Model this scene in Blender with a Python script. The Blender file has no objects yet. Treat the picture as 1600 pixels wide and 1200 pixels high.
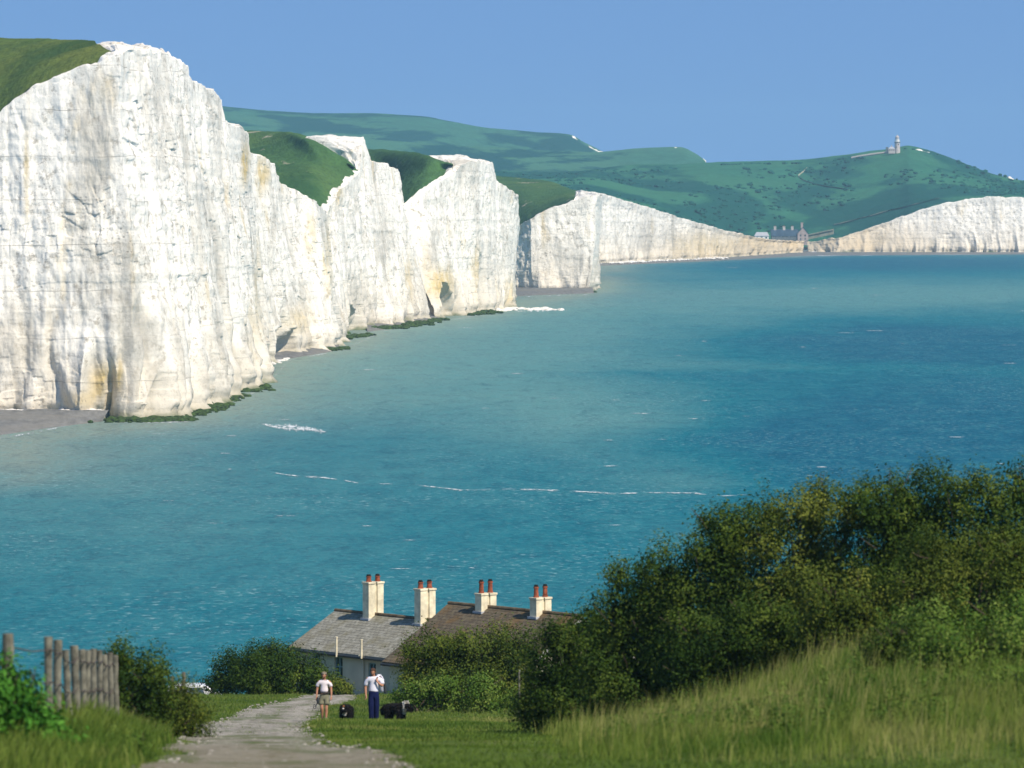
import bpy, bmesh, math, random
import numpy as np
from mathutils import Vector, Matrix
random.seed(7)
RNG = np.random.default_rng(11)
S = bpy.context.scene
C = S.collection
# ---------------------------------------------------------------- camera, sky, sun, exposure
FPX, HZ, HC = 8000.0, 298.0, 47.0        # focal length in photo pixels, horizon row, eye height (m)
cam = bpy.data.cameras.new('camera')
cam.sensor_width = 36.0
cam.lens = 36.0 * FPX / 1600.0
cam.shift_y = -(600.0 - HZ) / 1600.0
cam.clip_start = 1.0
cam.clip_end = 60000.0
cam.dof.use_dof = True
cam.dof.focus_distance = 420.0
cam.dof.aperture_fstop = 3.0
cam_ob = bpy.data.objects.new('camera', cam)
cam_ob.location = (0, 0, HC)
cam_ob.rotation_euler = (math.radians(90), 0, 0)
C.objects.link(cam_ob)
S.camera = cam_ob

SUN_EL = math.radians(47)
SUN_H = Vector((0.70, -0.71, 0)).normalized()
SUN_D = Vector((SUN_H.x * math.cos(SUN_EL), SUN_H.y * math.cos(SUN_EL), math.sin(SUN_EL)))
world = bpy.data.worlds.new('World')
S.world = world
world.use_nodes = True
wn = world.node_tree
bg = wn.nodes['Background']
sky = wn.nodes.new('ShaderNodeTexSky')
sky.sky_type = 'NISHITA'
sky.sun_disc = False
sky.sun_elevation = SUN_EL
sky.sun_rotation = math.atan2(SUN_H.x, SUN_H.y)
sky.air_density = 1.0
sky.dust_density = 0.0
sky.ozone_density = 2.2
tcw = wn.nodes.new('ShaderNodeTexCoord')
addv = wn.nodes.new('ShaderNodeVectorMath'); addv.operation = 'ADD'
addv.inputs[1].default_value = (0, 0, 0.40)      # a clear deep sky: no pale band at the horizon
nrmv = wn.nodes.new('ShaderNodeVectorMath'); nrmv.operation = 'NORMALIZE'
wn.links.new(tcw.outputs['Generated'], addv.inputs[0])
wn.links.new(addv.outputs[0], nrmv.inputs[0])
wn.links.new(nrmv.outputs[0], sky.inputs[0])
clr = wn.nodes.new('ShaderNodeMix'); clr.data_type = 'RGBA'; clr.blend_type = 'MULTIPLY'
clr.inputs[0].default_value = 1.0
clr.inputs[7].default_value = (0.83, 0.97, 1.07, 1)      # the film's clear blue
wn.links.new(sky.outputs[0], clr.inputs[6])
wn.links.new(clr.outputs[2], bg.inputs[0])
bg.inputs[1].default_value = 0.15
sl = bpy.data.lights.new('sun', 'SUN')
sl.energy = 5.0
sl.angle = math.radians(0.53)
sl.color = (1.0, 0.905, 0.755)
so = bpy.data.objects.new('sun', sl)
so.rotation_euler = SUN_D.to_track_quat('Z', 'Y').to_euler()
so.location = (300, -300, 400)
C.objects.link(so)
S.view_settings.view_transform = 'Standard'
S.view_settings.look = 'None'
S.view_settings.exposure = 0.16
S.view_settings.gamma = 1.0
S.view_settings.use_curve_mapping = False
S.cycles.use_denoising = True
S.cycles.max_bounces = 6
S.cycles.diffuse_bounces = 3
S.cycles.volume_bounces = 0
S.cycles.transparent_max_bounces = 6
S.cycles.sample_clamp_indirect = 4.0

# ---------------------------------------------------------------- helpers
def P(x, y, Y):
    """the point at depth Y seen at photo pixel x, y"""
    return ((x - 800.0) * Y / FPX, Y, HC - (y - HZ) * Y / FPX)
def seaY(y):
    return HC * FPX / (y - HZ)
def tag(o, label=None, cat=None, group=None, kind=None):
    if label: o['label'] = label
    if cat: o['category'] = cat
    if group: o['group'] = group
    if kind: o['kind'] = kind
    return o
def empty(name, loc, rz=0.0):
    o = bpy.data.objects.new(name, None)
    o.empty_display_size = 0.3
    o.location = loc
    o.rotation_euler = (0, 0, rz)
    C.objects.link(o)
    return o
def link(name, me, mat=None, parent=None):
    o = bpy.data.objects.new(name, me)
    if mat is not None and not me.materials:
        me.materials.append(mat)
    C.objects.link(o)
    if parent is not None: o.parent = parent
    return o
def np_mesh(name, V, F, attrs=None, smooth=False):
    """V (n,3), F (m,k) with k = 3 or 4"""
    me = bpy.data.meshes.new(name)
    V = np.ascontiguousarray(V, dtype=np.float32); F = np.ascontiguousarray(F, dtype=np.int32)
    n, m, k = len(V), len(F), F.shape[1]
    me.vertices.add(n); me.vertices.foreach_set('co', V.ravel())
    me.loops.add(m * k); me.loops.foreach_set('vertex_index', F.ravel())
    me.polygons.add(m)
    me.polygons.foreach_set('loop_start', np.arange(0, m * k, k, dtype=np.int32))
    me.polygons.foreach_set('use_smooth', np.full(m, smooth, dtype=bool))
    me.update(calc_edges=True)
    for an, (dom, arr) in (attrs or {}).items():
        a = me.attributes.new(an, 'FLOAT', dom)
        a.data.foreach_set('value', np.ascontiguousarray(arr, dtype=np.float32))
    me.validate()
    return me
def grid_mesh(name, G, attrs=None, smooth=True):
    nv, nu = G.shape[:2]
    i = np.arange(nv * nu).reshape(nv, nu)
    F = np.stack([i[:-1, :-1], i[:-1, 1:], i[1:, 1:], i[1:, :-1]], -1).reshape(-1, 4)
    return np_mesh(name, G.reshape(-1, 3), F, attrs, smooth)
def hash3(ix, iy, iz, seed):
    h = (ix * 374761393 + iy * 668265263 + iz * 2147483647 + seed * 1274126177) & 0xffffffff
    h = ((h ^ (h >> 13)) * 1274126177) & 0xffffffff
    h = ((h ^ (h >> 16)) * 2246822519) & 0xffffffff
    return ((h ^ (h >> 15)) & 0xffffff) / float(0xffffff)
def vnoise(x, y, z=0.0, seed=0):
    x, y, z = np.broadcast_arrays(np.asarray(x, float), np.asarray(y, float), np.asarray(z, float))
    fx, fy, fz = np.floor(x), np.floor(y), np.floor(z)
    ix, iy, iz = fx.astype(np.int64), fy.astype(np.int64), fz.astype(np.int64)
    tx, ty, tz = x - fx, y - fy, z - fz
    tx, ty, tz = (t * t * (3 - 2 * t) for t in (tx, ty, tz))
    r = 0
    for a in (0, 1):
        for b in (0, 1):
            for c in (0, 1):
                w = (tx if a else 1 - tx) * (ty if b else 1 - ty) * (tz if c else 1 - tz)
                r = r + w * hash3(ix + a, iy + b, iz + c, seed)
    return r * 2 - 1
def fbm(x, y, z=0.0, seed=0, octv=4):
    r, a = 0, 1.0
    for k in range(octv):
        r = r + a * vnoise(np.asarray(x) * 2**k + 17.3 * k, np.asarray(y) * 2**k, np.asarray(z) * 2**k, seed + k)
        a *= 0.5
    return r / 1.9
class NT:
    """tiny node-tree helper"""
    def __init__(s, name):
        s.m = bpy.data.materials.new(name); s.m.use_nodes = True
        s.t = s.m.node_tree; s.b = s.t.nodes['Principled BSDF']; s.out = s.t.nodes['Material Output']
    def n(s, ty, **kw):
        nd = s.t.nodes.new('ShaderNode' + ty)
        for k, v in kw.items():
            if k.startswith('_'): setattr(nd, k[1:], v)
            else:
                k2 = int(k[1:]) if k[0] == 'i' and k[1:].isdigit() else k.replace('_', ' ')
                s.set(nd.inputs[k2], v)
        return nd
    def set(s, sock, v):
        if hasattr(v, 'is_output'): s.t.links.new(v, sock)
        else:
            if isinstance(v, tuple) and len(v) == 3 and sock.type == 'RGBA': v = v + (1.0,)
            sock.default_value = v
    def math(s, op, a, b=0.0, c=0.0, clamp=False):
        nd = s.n('Math', _operation=op, i0=a, i1=b, i2=c); nd.use_clamp = clamp
        return nd.outputs[0]
    def ramp(s, f, *stops):
        nd = s.n('ValToRGB', Fac=f)
        el = nd.color_ramp.elements
        while len(el) < len(stops): el.new(0.5)
        for e, (p, c) in zip(el, stops):
            e.position = p
            e.color = (c, c, c, 1) if not isinstance(c, tuple) else c + (1,)
        return nd.outputs[0]
    def mix(s, f, a, b, bt='MIX'):
        nd = s.n('Mix', _data_type='RGBA', _blend_type=bt)
        s.set(nd.inputs[0], f); s.set(nd.inputs[6], a); s.set(nd.inputs[7], b)
        return nd.outputs[2]
    def pos(s, sx=1, sy=1, sz=1):
        g = s.n('TexCoord')
        return s.n('Mapping', Vector=g.outputs['Object'], Scale=(sx, sy, sz)).outputs[0]
    def noise(s, vec, sc, det=4, rough=0.55, dist=0.0):
        return s.n('TexNoise', Vector=vec, Scale=sc, Detail=det, Roughness=rough, Distortion=dist).outputs[0]
    def attr(s, name): return s.n('Attribute', _attribute_name=name).outputs['Fac']
    def bump(s, h, st=0.5, d=0.1):
        s.set(s.b.inputs['Normal'], s.n('Bump', Strength=st, Distance=d, Height=h).outputs[0])
    def fin(s, col, rough=0.8, spec=0.3):
        s.set(s.b.inputs['Base Color'], col); s.set(s.b.inputs['Roughness'], rough)
        s.set(s.b.inputs['Specular IOR Level'], spec)
        return s.m
def simple(name, col, rough=0.7, spec=0.3, var=0.15, sc=6.0, metal=0.0):
    t = NT(name)
    nz = t.noise(t.pos(), sc, 5)
    d = tuple(c * (1 - var * 1.6) for c in col); l = tuple(min(1, c * (1 + var)) for c in col)
    t.b.inputs['Metallic'].default_value = metal
    t.bump(nz, 0.15, 0.02)
    return t.fin(t.ramp(nz, (0.3, d), (0.7, l)), rough, spec)

# ---------------------------------------------------------------- setting materials
def chalk_mat(name, yellow=0.5, fine=1.0, earth=0.0):
    t = NT(name)
    p = t.pos()
    z = t.n('SeparateXYZ', Vector=p).outputs[2]
    s1 = t.noise(t.pos(0.050, 0.028, 0.013), 1.0, 8, 0.66, 1.2)
    s2 = t.noise(t.pos(0.42 * fine, 0.26 * fine, 0.06), 1.0, 5, 0.65, 0.3)
    s3 = t.noise(t.pos(0.35, 0.35, 0.35), 1.0, 8, 0.75)
    col = t.ramp(s1, (0.34, (0.52, 0.48, 0.40)), (0.42, (0.73, 0.685, 0.59)), (0.49, (0.90, 0.845, 0.735)))
    col = t.mix(t.ramp(s2, (0.31, 0.42), (0.44, 0.0)), col, (0.54, 0.48, 0.38))
    col = t.mix(t.ramp(s3, (0.37, 0.9), (0.465, 0.0)), col, (0.40, 0.36, 0.29))
    s4 = t.noise(t.pos(1.3 * fine, 1.3 * fine, 1.6 * fine), 1.0, 5, 0.75)
    s5 = t.ramp(t.noise(t.pos(0.035, 0.03, 0.02), 1.0, 5, 0.65), (0.40, 1.0), (0.56, 0.15))
    col = t.mix(t.math('MULTIPLY', t.ramp(s4, (0.36, 0.85), (0.46, 0.0)), s5), col, (0.33, 0.29, 0.23))
    # yellow iron stain in vertical patches
    y1 = t.noise(t.pos(0.06, 0.035, 0.016), 1.7, 4, 0.6)
    col = t.mix(t.ramp(y1, (0.62, 0.0), (0.74, yellow)), col, (0.70, 0.53, 0.26))
    if earth > 0:
        e = t.math('MULTIPLY_ADD', t.noise(t.pos(0.02, 0.02, 0.05), 1.0, 4), 22.0, -11.0)
        zz = t.math('ADD', z, e)
        xx = t.math('DIVIDE', t.n('SeparateXYZ', Vector=p).outputs[0], 500.0)
        ex = t.ramp(xx, (0.16, 0.12), (0.36, 1.0), (0.52, 1.0), (0.66, 0.12))
        col = t.mix(t.math('MULTIPLY', t.math('MULTIPLY', t.ramp(t.math('DIVIDE', zz, 45.0), (0.20, 1.0), (0.60, 0.0)), earth), ex), col, (0.58, 0.43, 0.23))
    zl = t.math('MULTIPLY_ADD', t.noise(t.pos(0.04, 0.03, 0.05), 1.0, 5, 0.6), -46.0, z)
    col = t.mix(t.ramp(t.math('MULTIPLY_ADD', zl, 0.02, 0.5), (0.10, 0.55), (0.42, 0.0)), col, (0.66, 0.57, 0.43))
    gk = t.math('MULTIPLY', t.attr('grey'), t.ramp(t.noise(t.pos(0.22 * fine, 0.16 * fine, 0.09), 1.0, 7, 0.7), (0.36, 0.15), (0.56, 1.0)))
    gk = t.math('MULTIPLY', gk, t.ramp(s4, (0.34, 1.0), (0.60, 0.62)))
    col = t.mix(gk, col, (0.43, 0.40, 0.335))
    ok = t.math('MULTIPLY', t.attr('ochre'), t.ramp(t.noise(t.pos(0.25 * fine, 0.2 * fine, 0.12), 1.0, 6, 0.65), (0.34, 0.1), (0.54, 1.0)))
    col = t.mix(ok, col, (0.62, 0.47, 0.21))
    # flint beds: thin level lines that follow the bedding
    wob = t.noise(t.pos(0.03, 0.03, 0.10), 1.0, 3)
    zb = t.math('MULTIPLY_ADD', wob, 3.2, z)
    for per, wid, amt in ((9.3, 0.018, 0.6), (3.1, 0.05, 0.20)):
        fr = t.math('FRACT', t.math('DIVIDE', zb, per))
        ln = t.math('LESS_THAN', fr, wid)
        brk = t.ramp(t.noise(t.pos(0.12, 0.12, 0.3), 1.0 if per > 5 else 1.7, 3), (0.42, 0.0), (0.58, amt))
        col = t.mix(t.math('MULTIPLY', ln, brk), col, (0.30, 0.27, 0.22))
    # dark pits and flints in clusters
    vo = t.n('TexVoronoi', Vector=t.pos(0.75 * fine, 0.75 * fine, 0.95 * fine), Scale=1.0, Randomness=1.0).outputs['Distance']
    cl = t.ramp(t.noise(t.pos(0.055, 0.055, 0.045), 1.0, 4, 0.6), (0.50, 0.0), (0.66, 1.0))
    pit = t.math('MULTIPLY', t.ramp(vo, (0.10, 0.8), (0.26, 0.0)), cl)
    col = t.mix(pit, col, (0.24, 0.20, 0.16))
    # wet foot and green weed
    zn = t.math('MULTIPLY_ADD', t.noise(t.pos(0.12, 0.12, 0.2), 1.0, 4), -7.0, z)
    col = t.mix(t.ramp(t.math('MULTIPLY_ADD', zn, 0.1, 0.5), (0.20, 0.9), (0.42, 0.0)), col, (0.36, 0.33, 0.24))
    col = t.mix(t.ramp(t.math('MULTIPLY_ADD', zn, 0.1, 0.5), (0.08, 1.0), (0.24, 0.0)), col, (0.05, 0.09, 0.025))
    h = t.math('ADD', t.math('MULTIPLY', s3, 1.0), t.math('ADD', t.math('MULTIPLY', s2, 0.8), t.math('MULTIPLY', pit, -0.5)))
    t.bump(h, 0.32, 1.2)
    return t.fin(col, 0.92, 0.15)
def hill_mat(name, grass, scrub, scl=1.0, thr=(0.46, 0.56), chalk=0.0, fields=0.0):
    t = NT(name)
    a = t.noise(t.pos(0.011 * scl, 0.0038 * scl, 0.02), 1.0, 6, 0.62, 0.4)
    b = t.noise(t.pos(0.12 * scl, 0.05 * scl, 0.1), 1.0, 5, 0.6)
    c = t.noise(t.pos(0.006 * scl, 0.003 * scl, 0.006), 1.0, 3)
    g = t.mix(t.ramp(b, (0.3, 0.0), (0.7, 1.0)), tuple(x * 0.8 for x in grass), tuple(x * 1.25 for x in grass))
    g = t.mix(t.ramp(c, (0.42, 0.0), (0.60, 0.55)), g, (grass[0] * 1.7, grass[1] * 1.25, grass[2] * 1.1))
    col = t.mix(t.ramp(a, (thr[0], 1.0), (thr[1], 0.0)), g, scrub)
    d = t.noise(t.pos(0.9, 0.5, 0.9), 1.0, 6, 0.7)
    col = t.mix(t.ramp(d, (0.36, 0.55), (0.52, 0.0)), col, tuple(x * 0.45 for x in grass))
    if chalk:
        k = t.noise(t.pos(0.05, 0.02, 0.08), 1.0, 6, 0.7)
        col = t.mix(t.ramp(k, (0.62, 0.0), (0.67, chalk)), col, (0.50, 0.42, 0.32))
    t.bump(t.math('ADD', b, a), 0.6, 2.0)
    return t.fin(col, 0.95, 0.05)
M_CHALK = chalk_mat('chalk_near', 0.75)
M_CHALK2 = chalk_mat('chalk_middle', 0.65, 0.8)
M_CHALK3 = chalk_mat('chalk_far', 0.45, 0.6, 0.95)
M_HILL = hill_mat('downland_grass', (0.090, 0.135, 0.028), (0.046, 0.088, 0.020), 3.0, (0.40, 0.52), 0.0)
M_HILL2 = hill_mat('downland_grass_scarred', (0.056, 0.126, 0.038), (0.034, 0.088, 0.028), 2.4, (0.40, 0.52), 0.75)
M_FAR = hill_mat('far_down_scrub', (0.030, 0.138, 0.072), (0.007, 0.074, 0.052), 1.0, (0.47, 0.55))  # film's teal cast over the distance put into the base colours
M_FAR2 = hill_mat('far_down_fields', (0.042, 0.148, 0.092), (0.008, 0.070, 0.062), 0.75, (0.45, 0.50))  # same teal cast put into grass and scrub

# ---------------------------------------------------------------- sea
def gauss(x, y, cx, cy, rx, ry): return np.exp(-(((x - cx) / rx) ** 2 + ((y - cy) / ry) ** 2))
def make_sea():
    xs = np.concatenate([np.linspace(-2600, -300, 24)[:-1], np.linspace(-300, 1900, 240), np.linspace(1900, 4400, 26)[1:]])
    ys = np.concatenate([np.array([352, 360, 370, 380]), np.linspace(388, 1120, 230), np.array([1200, 1350, 1600])])
    X, Yp = np.meshgrid(xs, ys)
    D = HC * FPX / (Yp - HZ)
    G = np.stack([(X - 800) * D / FPX, D, np.zeros_like(D)], -1)
    wx, wy = G[..., 0], G[..., 1]
    w1 = fbm(wx / 45, wy / 160, seed=3, octv=5); w2 = fbm(wx / 14, wy / 70, seed=9, octv=4)
    x = X + 70 * w1 + 18 * w2; y = Yp + (Yp - 380) * 0.10 * w1 + (Yp - 380) * 0.03 * w2
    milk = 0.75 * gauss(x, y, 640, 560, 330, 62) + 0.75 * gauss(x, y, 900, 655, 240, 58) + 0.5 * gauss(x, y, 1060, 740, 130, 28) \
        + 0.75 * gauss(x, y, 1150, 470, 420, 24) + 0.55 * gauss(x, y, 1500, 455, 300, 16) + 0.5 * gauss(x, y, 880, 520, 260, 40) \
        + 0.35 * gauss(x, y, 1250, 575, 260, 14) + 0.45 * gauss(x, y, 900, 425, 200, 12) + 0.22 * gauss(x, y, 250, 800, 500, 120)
    dark_blue = 1.1 * gauss(x, y, 1480, 540, 330, 34) + 1.0 * gauss(x, y, 1420, 700, 420, 70) + 0.9 * gauss(x, y, 1400, 412, 380, 12) \
        + 0.5 * gauss(x, y, 1100, 590, 180, 12) + 0.6 * gauss(x, y, 1500, 640, 300, 50)  # patches where the water colour goes darker blue
    water_tone = np.clip(1.15 * milk - dark_blue * (1 - 0.3 * milk), -1, 1)
    # brown chalky water along the foot of the cliffs
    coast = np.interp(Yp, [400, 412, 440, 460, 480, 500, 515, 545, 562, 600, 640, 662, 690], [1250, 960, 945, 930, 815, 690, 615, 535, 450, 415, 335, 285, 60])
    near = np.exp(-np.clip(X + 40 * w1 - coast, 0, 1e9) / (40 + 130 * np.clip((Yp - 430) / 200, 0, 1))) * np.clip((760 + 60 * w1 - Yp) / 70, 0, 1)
    me = grid_mesh('sea', G, {'water_tone': ('POINT', water_tone.ravel()), 'shore': ('POINT', np.clip(near, 0, 1).ravel())})
    t = NT('sea_water')
    s = t.math('MULTIPLY_ADD', t.attr('water_tone'), 0.5, 0.5)
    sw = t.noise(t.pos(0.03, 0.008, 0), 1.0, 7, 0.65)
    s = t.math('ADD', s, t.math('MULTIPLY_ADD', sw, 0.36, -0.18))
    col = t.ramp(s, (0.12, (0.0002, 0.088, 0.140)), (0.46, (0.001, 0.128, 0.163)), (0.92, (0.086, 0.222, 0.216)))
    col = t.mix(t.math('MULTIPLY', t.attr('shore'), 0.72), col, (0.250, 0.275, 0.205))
    wa = t.noise(t.pos(0.16, 0.06, 0), 1.0, 6, 0.62, 0.4)
    wb = t.noise(t.pos(0.75, 0.34, 0), 1.0, 5, 0.65, 0.5)
    wm = t.math('MULTIPLY_ADD', wb, 0.55, t.math('MULTIPLY', wa, 0.45))
    col = t.mix(t.ramp(wm, (0.36, 0.55), (0.50, 0.0)), col, (0.0005, 0.055, 0.090))  # wave shading in the base colour: troughs darkened, crests lightened
    col = t.mix(t.ramp(wm, (0.50, 0.0), (0.64, 0.50)), col, (0.050, 0.215, 0.225))
    # sun glints on the waves painted as pale streaks, and sparse white caps
    gl = t.noise(t.pos(0.9, 0.50, 0), 1.0, 4, 0.6, 0.3)
    gm = t.ramp(t.noise(t.pos(0.02, 0.012, 0), 1.0, 3), (0.42, 0.25), (0.62, 1.0))
    col = t.mix(t.math('MULTIPLY', t.ramp(gl, (0.56, 0.0), (0.69, 0.75)), gm), col, (0.24, 0.38, 0.38))
    wc = t.noise(t.pos(0.13, 0.05, 0), 1.0, 7, 0.72)
    col = t.mix(t.ramp(wc, (0.715, 0.0), (0.75, 0.65)), col, (0.60, 0.66, 0.64))
    h = t.math('MULTIPLY_ADD', wb, 0.35, wa)
    t.bump(h, 0.9, 0.9)
    t.b.inputs['IOR'].default_value = 1.33
    m = t.fin(col, 0.45, 0.025)
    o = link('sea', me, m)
    tag(o, kind='structure')
    return o
make_sea()
# ---------------------------------------------------------------- chalk cliffs
def resamp(A, t, n):
    u = np.linspace(0, t[-1], n)
    return np.stack([np.interp(u, t, A[:, k]) for k in range(A.shape[1])], -1), u
# grey areas and iron-stained fresh falls: photo x, y, half sizes, strength
GREY = [(165, 170, 24, 60, .8), (150, 260, 26, 55, .9), (128, 320, 22, 60, .6), (245, 150, 16, 40, .7), (255, 240, 16, 60, .5), (212, 530, 48, 60, 1), (205, 430, 24, 70, .8), (115, 600, 60, 36, .8), (20, 560, 26, 70, .5),
        (335, 560, 14, 80, .9), (302, 585, 11, 50, .8), (388, 545, 13, 60, .9), (272, 560, 18, 70, .6), (350, 330, 10, 90, .5), (310, 330, 10, 70, .5), (602, 378, 13, 32, 1), (575, 470, 30, 40, .6), (655, 450, 22, 60, .7), (470, 480, 26, 50, .5),
        (545, 460, 14, 60, .5), (700, 330, 26, 40, .4), (760, 420, 20, 60, .5), (870, 400, 40, 40, .5), (905, 420, 16, 24, .8), (1010, 365, 14, 34, .9), (1050, 375, 16, 26, .9), (1450, 360, 30, 26, .4), (1380, 375, 24, 18, .5)]
OCHRE = [(165, 598, 24, 28, 1), (195, 590, 8, 26, .8), (378, 258, 7, 34, 1), (408, 275, 9, 30, .9), (42, 270, 4, 70, .7), (688, 442, 22, 26, 1), (640, 440, 7, 40, .5), (745, 430, 7, 44, .7), (512, 400, 8, 70, .5), (400, 470, 7, 90, .4),
         (485, 370, 8, 40, .5), (525, 300, 8, 24, .7), (465, 500, 20, 22, .5), (130, 625, 40, 14, .5), (795, 455, 6, 24, .7), (1100, 385, 50, 20, .4)]
def cliff(st, nu, nv, seed, mat, amp=1.0, caves=()):
    """st: rows (foot x, foot y, top x, top y, top Y or None) in photo pixels; the foot stands on the water line"""
    foot, top, px = [], [], []
    inn = []
    for fx, fy, tx, ty, tY, *ii in st:
        Y = seaY(fy)
        inn.append(P(*ii) if ii else (np.nan,) * 3)
        foot.append(P(fx, fy, Y)); top.append(P(tx, ty, tY or Y + 10)); px.append((fx, fy, tx, ty))
    foot, top, px, inn = np.array(foot), np.array(top), np.array(px, float), np.array(inn)
    d = np.sqrt(((px[1:] - px[:-1]) ** 2).sum(1)) + 4
    t = np.concatenate([[0], np.cumsum(d)])
    F, u = resamp(foot, t, nu); T, _ = resamp(top, t, nu)
    # metres along the coast
    sm = np.concatenate([[0], np.cumsum(np.sqrt(((F[1:, :2] - F[:-1, :2]) ** 2).sum(1)))])
    k = max(3, nu // 25)
    mid = (F + T)[:, :2] * 0.5
    tg = np.gradient(mid, axis=0)
    ker = np.ones(2 * k + 1) / (2 * k + 1)
    pad = np.pad(tg, ((k, k), (0, 0)), mode='edge')
    tg = np.stack([np.convolve(pad[:, j], ker, 'valid') for j in (0, 1)], -1)
    nrm = np.stack([tg[:, 1], -tg[:, 0]], -1)
    nrm /= np.linalg.norm(nrm, axis=1)[:, None] + 1e-9
    v = np.linspace(-0.02, 1, nv)[:, None]
    prof = np.clip(v, 0, 1) ** 1.0
    ss = sm[None, :]
    zz = v * T[None, :, 2]
    # jagged upper edge
    Tz = T[:, 2] + 1.0 * fbm(sm / 5.0, sm * 0, 0, seed + 5, 4)
    G = np.zeros((nv, nu, 3))
    for j in (0, 1):
        G[..., j] = F[None, :, j] + (T - F)[None, :, j] * prof
    G[..., 2] = np.where(v < 0, -1.5, np.clip(v, 0, 1) * Tz[None, :])
    # buttresses, gullies, spurs at the foot, broken rock
    w = fbm(ss / 19 + 0.25 * fbm(ss / 9, zz / 40, 0, seed + 40, 2), zz / 170, 0, seed, 3)
    rib = 1 - np.abs(w) * 2.0
    w2 = fbm(ss / 6.5, zz / 60, 0, seed + 11, 3)
    rib2 = 1 - np.abs(w2) * 2.2
    rough = fbm(ss / 2.6, zz / 5.0, 0, seed + 21, 4)
    bed = fbm(zz / 2.2 + ss / 200, ss / 90, 0, seed + 31, 2)
    low = np.clip(1 - v / 0.30, 0, 1)
    rib3 = fbm(ss / 2.4, zz / 30, 0, seed + 61, 3)
    disp = amp * (1.5 * rib + 0.45 * rib2 * (0.6 + 0.8 * low) + 0.28 * rib3 + 0.6 * rough + 0.25 * bed)
    low2 = np.clip(1 - v / 0.52, 0, 1) ** 1.4
    sp = fbm(ss / 9.0 + 0.35 * fbm(ss / 5, zz / 14, 0, seed + 71, 2), zz / 45, 0, seed + 70, 3)
    disp = disp + amp * ((low ** 1.6) * (2.0 + 2.4 * np.clip(rib2, -0.3, 1)) + low2 * (5.5 * (0.5 - np.abs(sp) * 2.2)))
    disp = disp - amp * (0.9 + 1.2 * low2 + 2.4 * low ** 1.6)
    # blocky breaks along joints and beds
    wx = 0.6 * vnoise(ss / 7, zz / 7, 0, seed + 81); wz = 0.5 * vnoise(ss / 9, zz / 5, 0, seed + 82)
    q = lambda a: np.floor(a).astype(np.int64)
    blk = hash3(q(ss / 4.6 + wx), q(zz / 6.2 + wz + 0.37 * np.floor(ss / 4.6 + wx)), 0 * q(zz + ss), seed + 83) - 0.5
    blk2 = hash3(q(ss / 1.9 + wx), q(zz / 2.4 + wz + 0.41 * np.floor(ss / 1.9 + wx)), 0 * q(zz + ss), seed + 84) - 0.5
    bmask = np.clip(0.5 + 1.4 * fbm(ss / 16, zz / 14, 0, seed + 85, 3), 0, 1)
    led = np.floor(zz / 5.5 + 0.3 * vnoise(ss / 14, zz / 9, 0, seed + 86)); led = (hash3(q(led), q(ss * 0), q(zz * 0), seed + 87) - 0.5)
    disp = disp + amp * (bmask * (0.65 * blk + 0.5 * blk2) + 0.2 * led)
    notch = np.exp(-((zz - 1.5) / 1.4) ** 2)
    disp = disp - amp * 1.1 * notch
    fpx = np.interp(u, t, px[:, 0])[None, :]
    for cx, hw, ht, dep in caves:
        disp = disp - dep * np.exp(-np.abs((fpx - cx) / hw) ** 4) * np.clip((ht * (1 - 0.45 * ((fpx - cx) / hw) ** 2) - zz) / (0.30 * ht), 0, 1)
    fade = 1 - 0.55 * np.clip((v - 0.90) / 0.10, 0, 1)
    disp = disp * fade + 0.9 * np.clip((v - 0.86) / 0.14, 0, 1)
    G[..., 0] += nrm[None, :, 0] * disp
    G[..., 1] += nrm[None, :, 1] * disp
    # chalk rim that turns back under the turf
    off = np.zeros((len(st), 3))
    for i in range(len(st)):
        if not np.isnan(inn[i, 0]): off[i] = inn[i] - top[i]
    O, _ = resamp(off, t, nu)
    c1 = G[-1].copy(); wO = np.clip(np.linalg.norm(O, axis=1) / 6, 0, 1)
    c1[:, :2] -= nrm * (2.4 - 1.9 * wO)[:, None]; c1[:, 2] += 0.35 - 0.25 * wO
    c1 += O
    rim = []
    for f in np.linspace(0.04, 1, 26):
        r = G[-1] * (1 - f) + c1 * f
        b = 4 * f * (1 - f)
        r[:, 2] += wO * (b * (1.2 * fbm(sm / 4.0, sm * 0 + f * 5, 0, seed + 77, 4) + 0.6) - 0.3)
        rim.append(r)
    c2 = c1.copy(); c2[:, :2] -= nrm * 5.0; c2[:, 2] -= 5.0
    G = np.concatenate([G, np.array(rim), c2[None]], 0)
    PX = px[:, 0][None] * 0; uu = u
    f_x, f_y, t_x, t_y = (np.interp(uu, t, px[:, q])[None, :] for q in range(4))
    vv = np.clip(v, 0, 1); PX = f_x + (t_x - f_x) * vv; PY = f_y + (t_y - f_y) * vv
    def patches(L):
        a = sum(k * np.exp(-(((PX - x) / rx) ** 2 + ((PY - y) / ry) ** 2) ** 1.5) for x, y, rx, ry, k in L)
        return np.concatenate([np.clip(a, 0, 1), np.zeros((G.shape[0] - nv, nu))], 0).ravel()
    me = grid_mesh('cliff', G, {'grey': ('POINT', patches(GREY)), 'ochre': ('POINT', patches(OCHRE))})
    return tag(link('cliff', me, mat), kind='structure')
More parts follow.
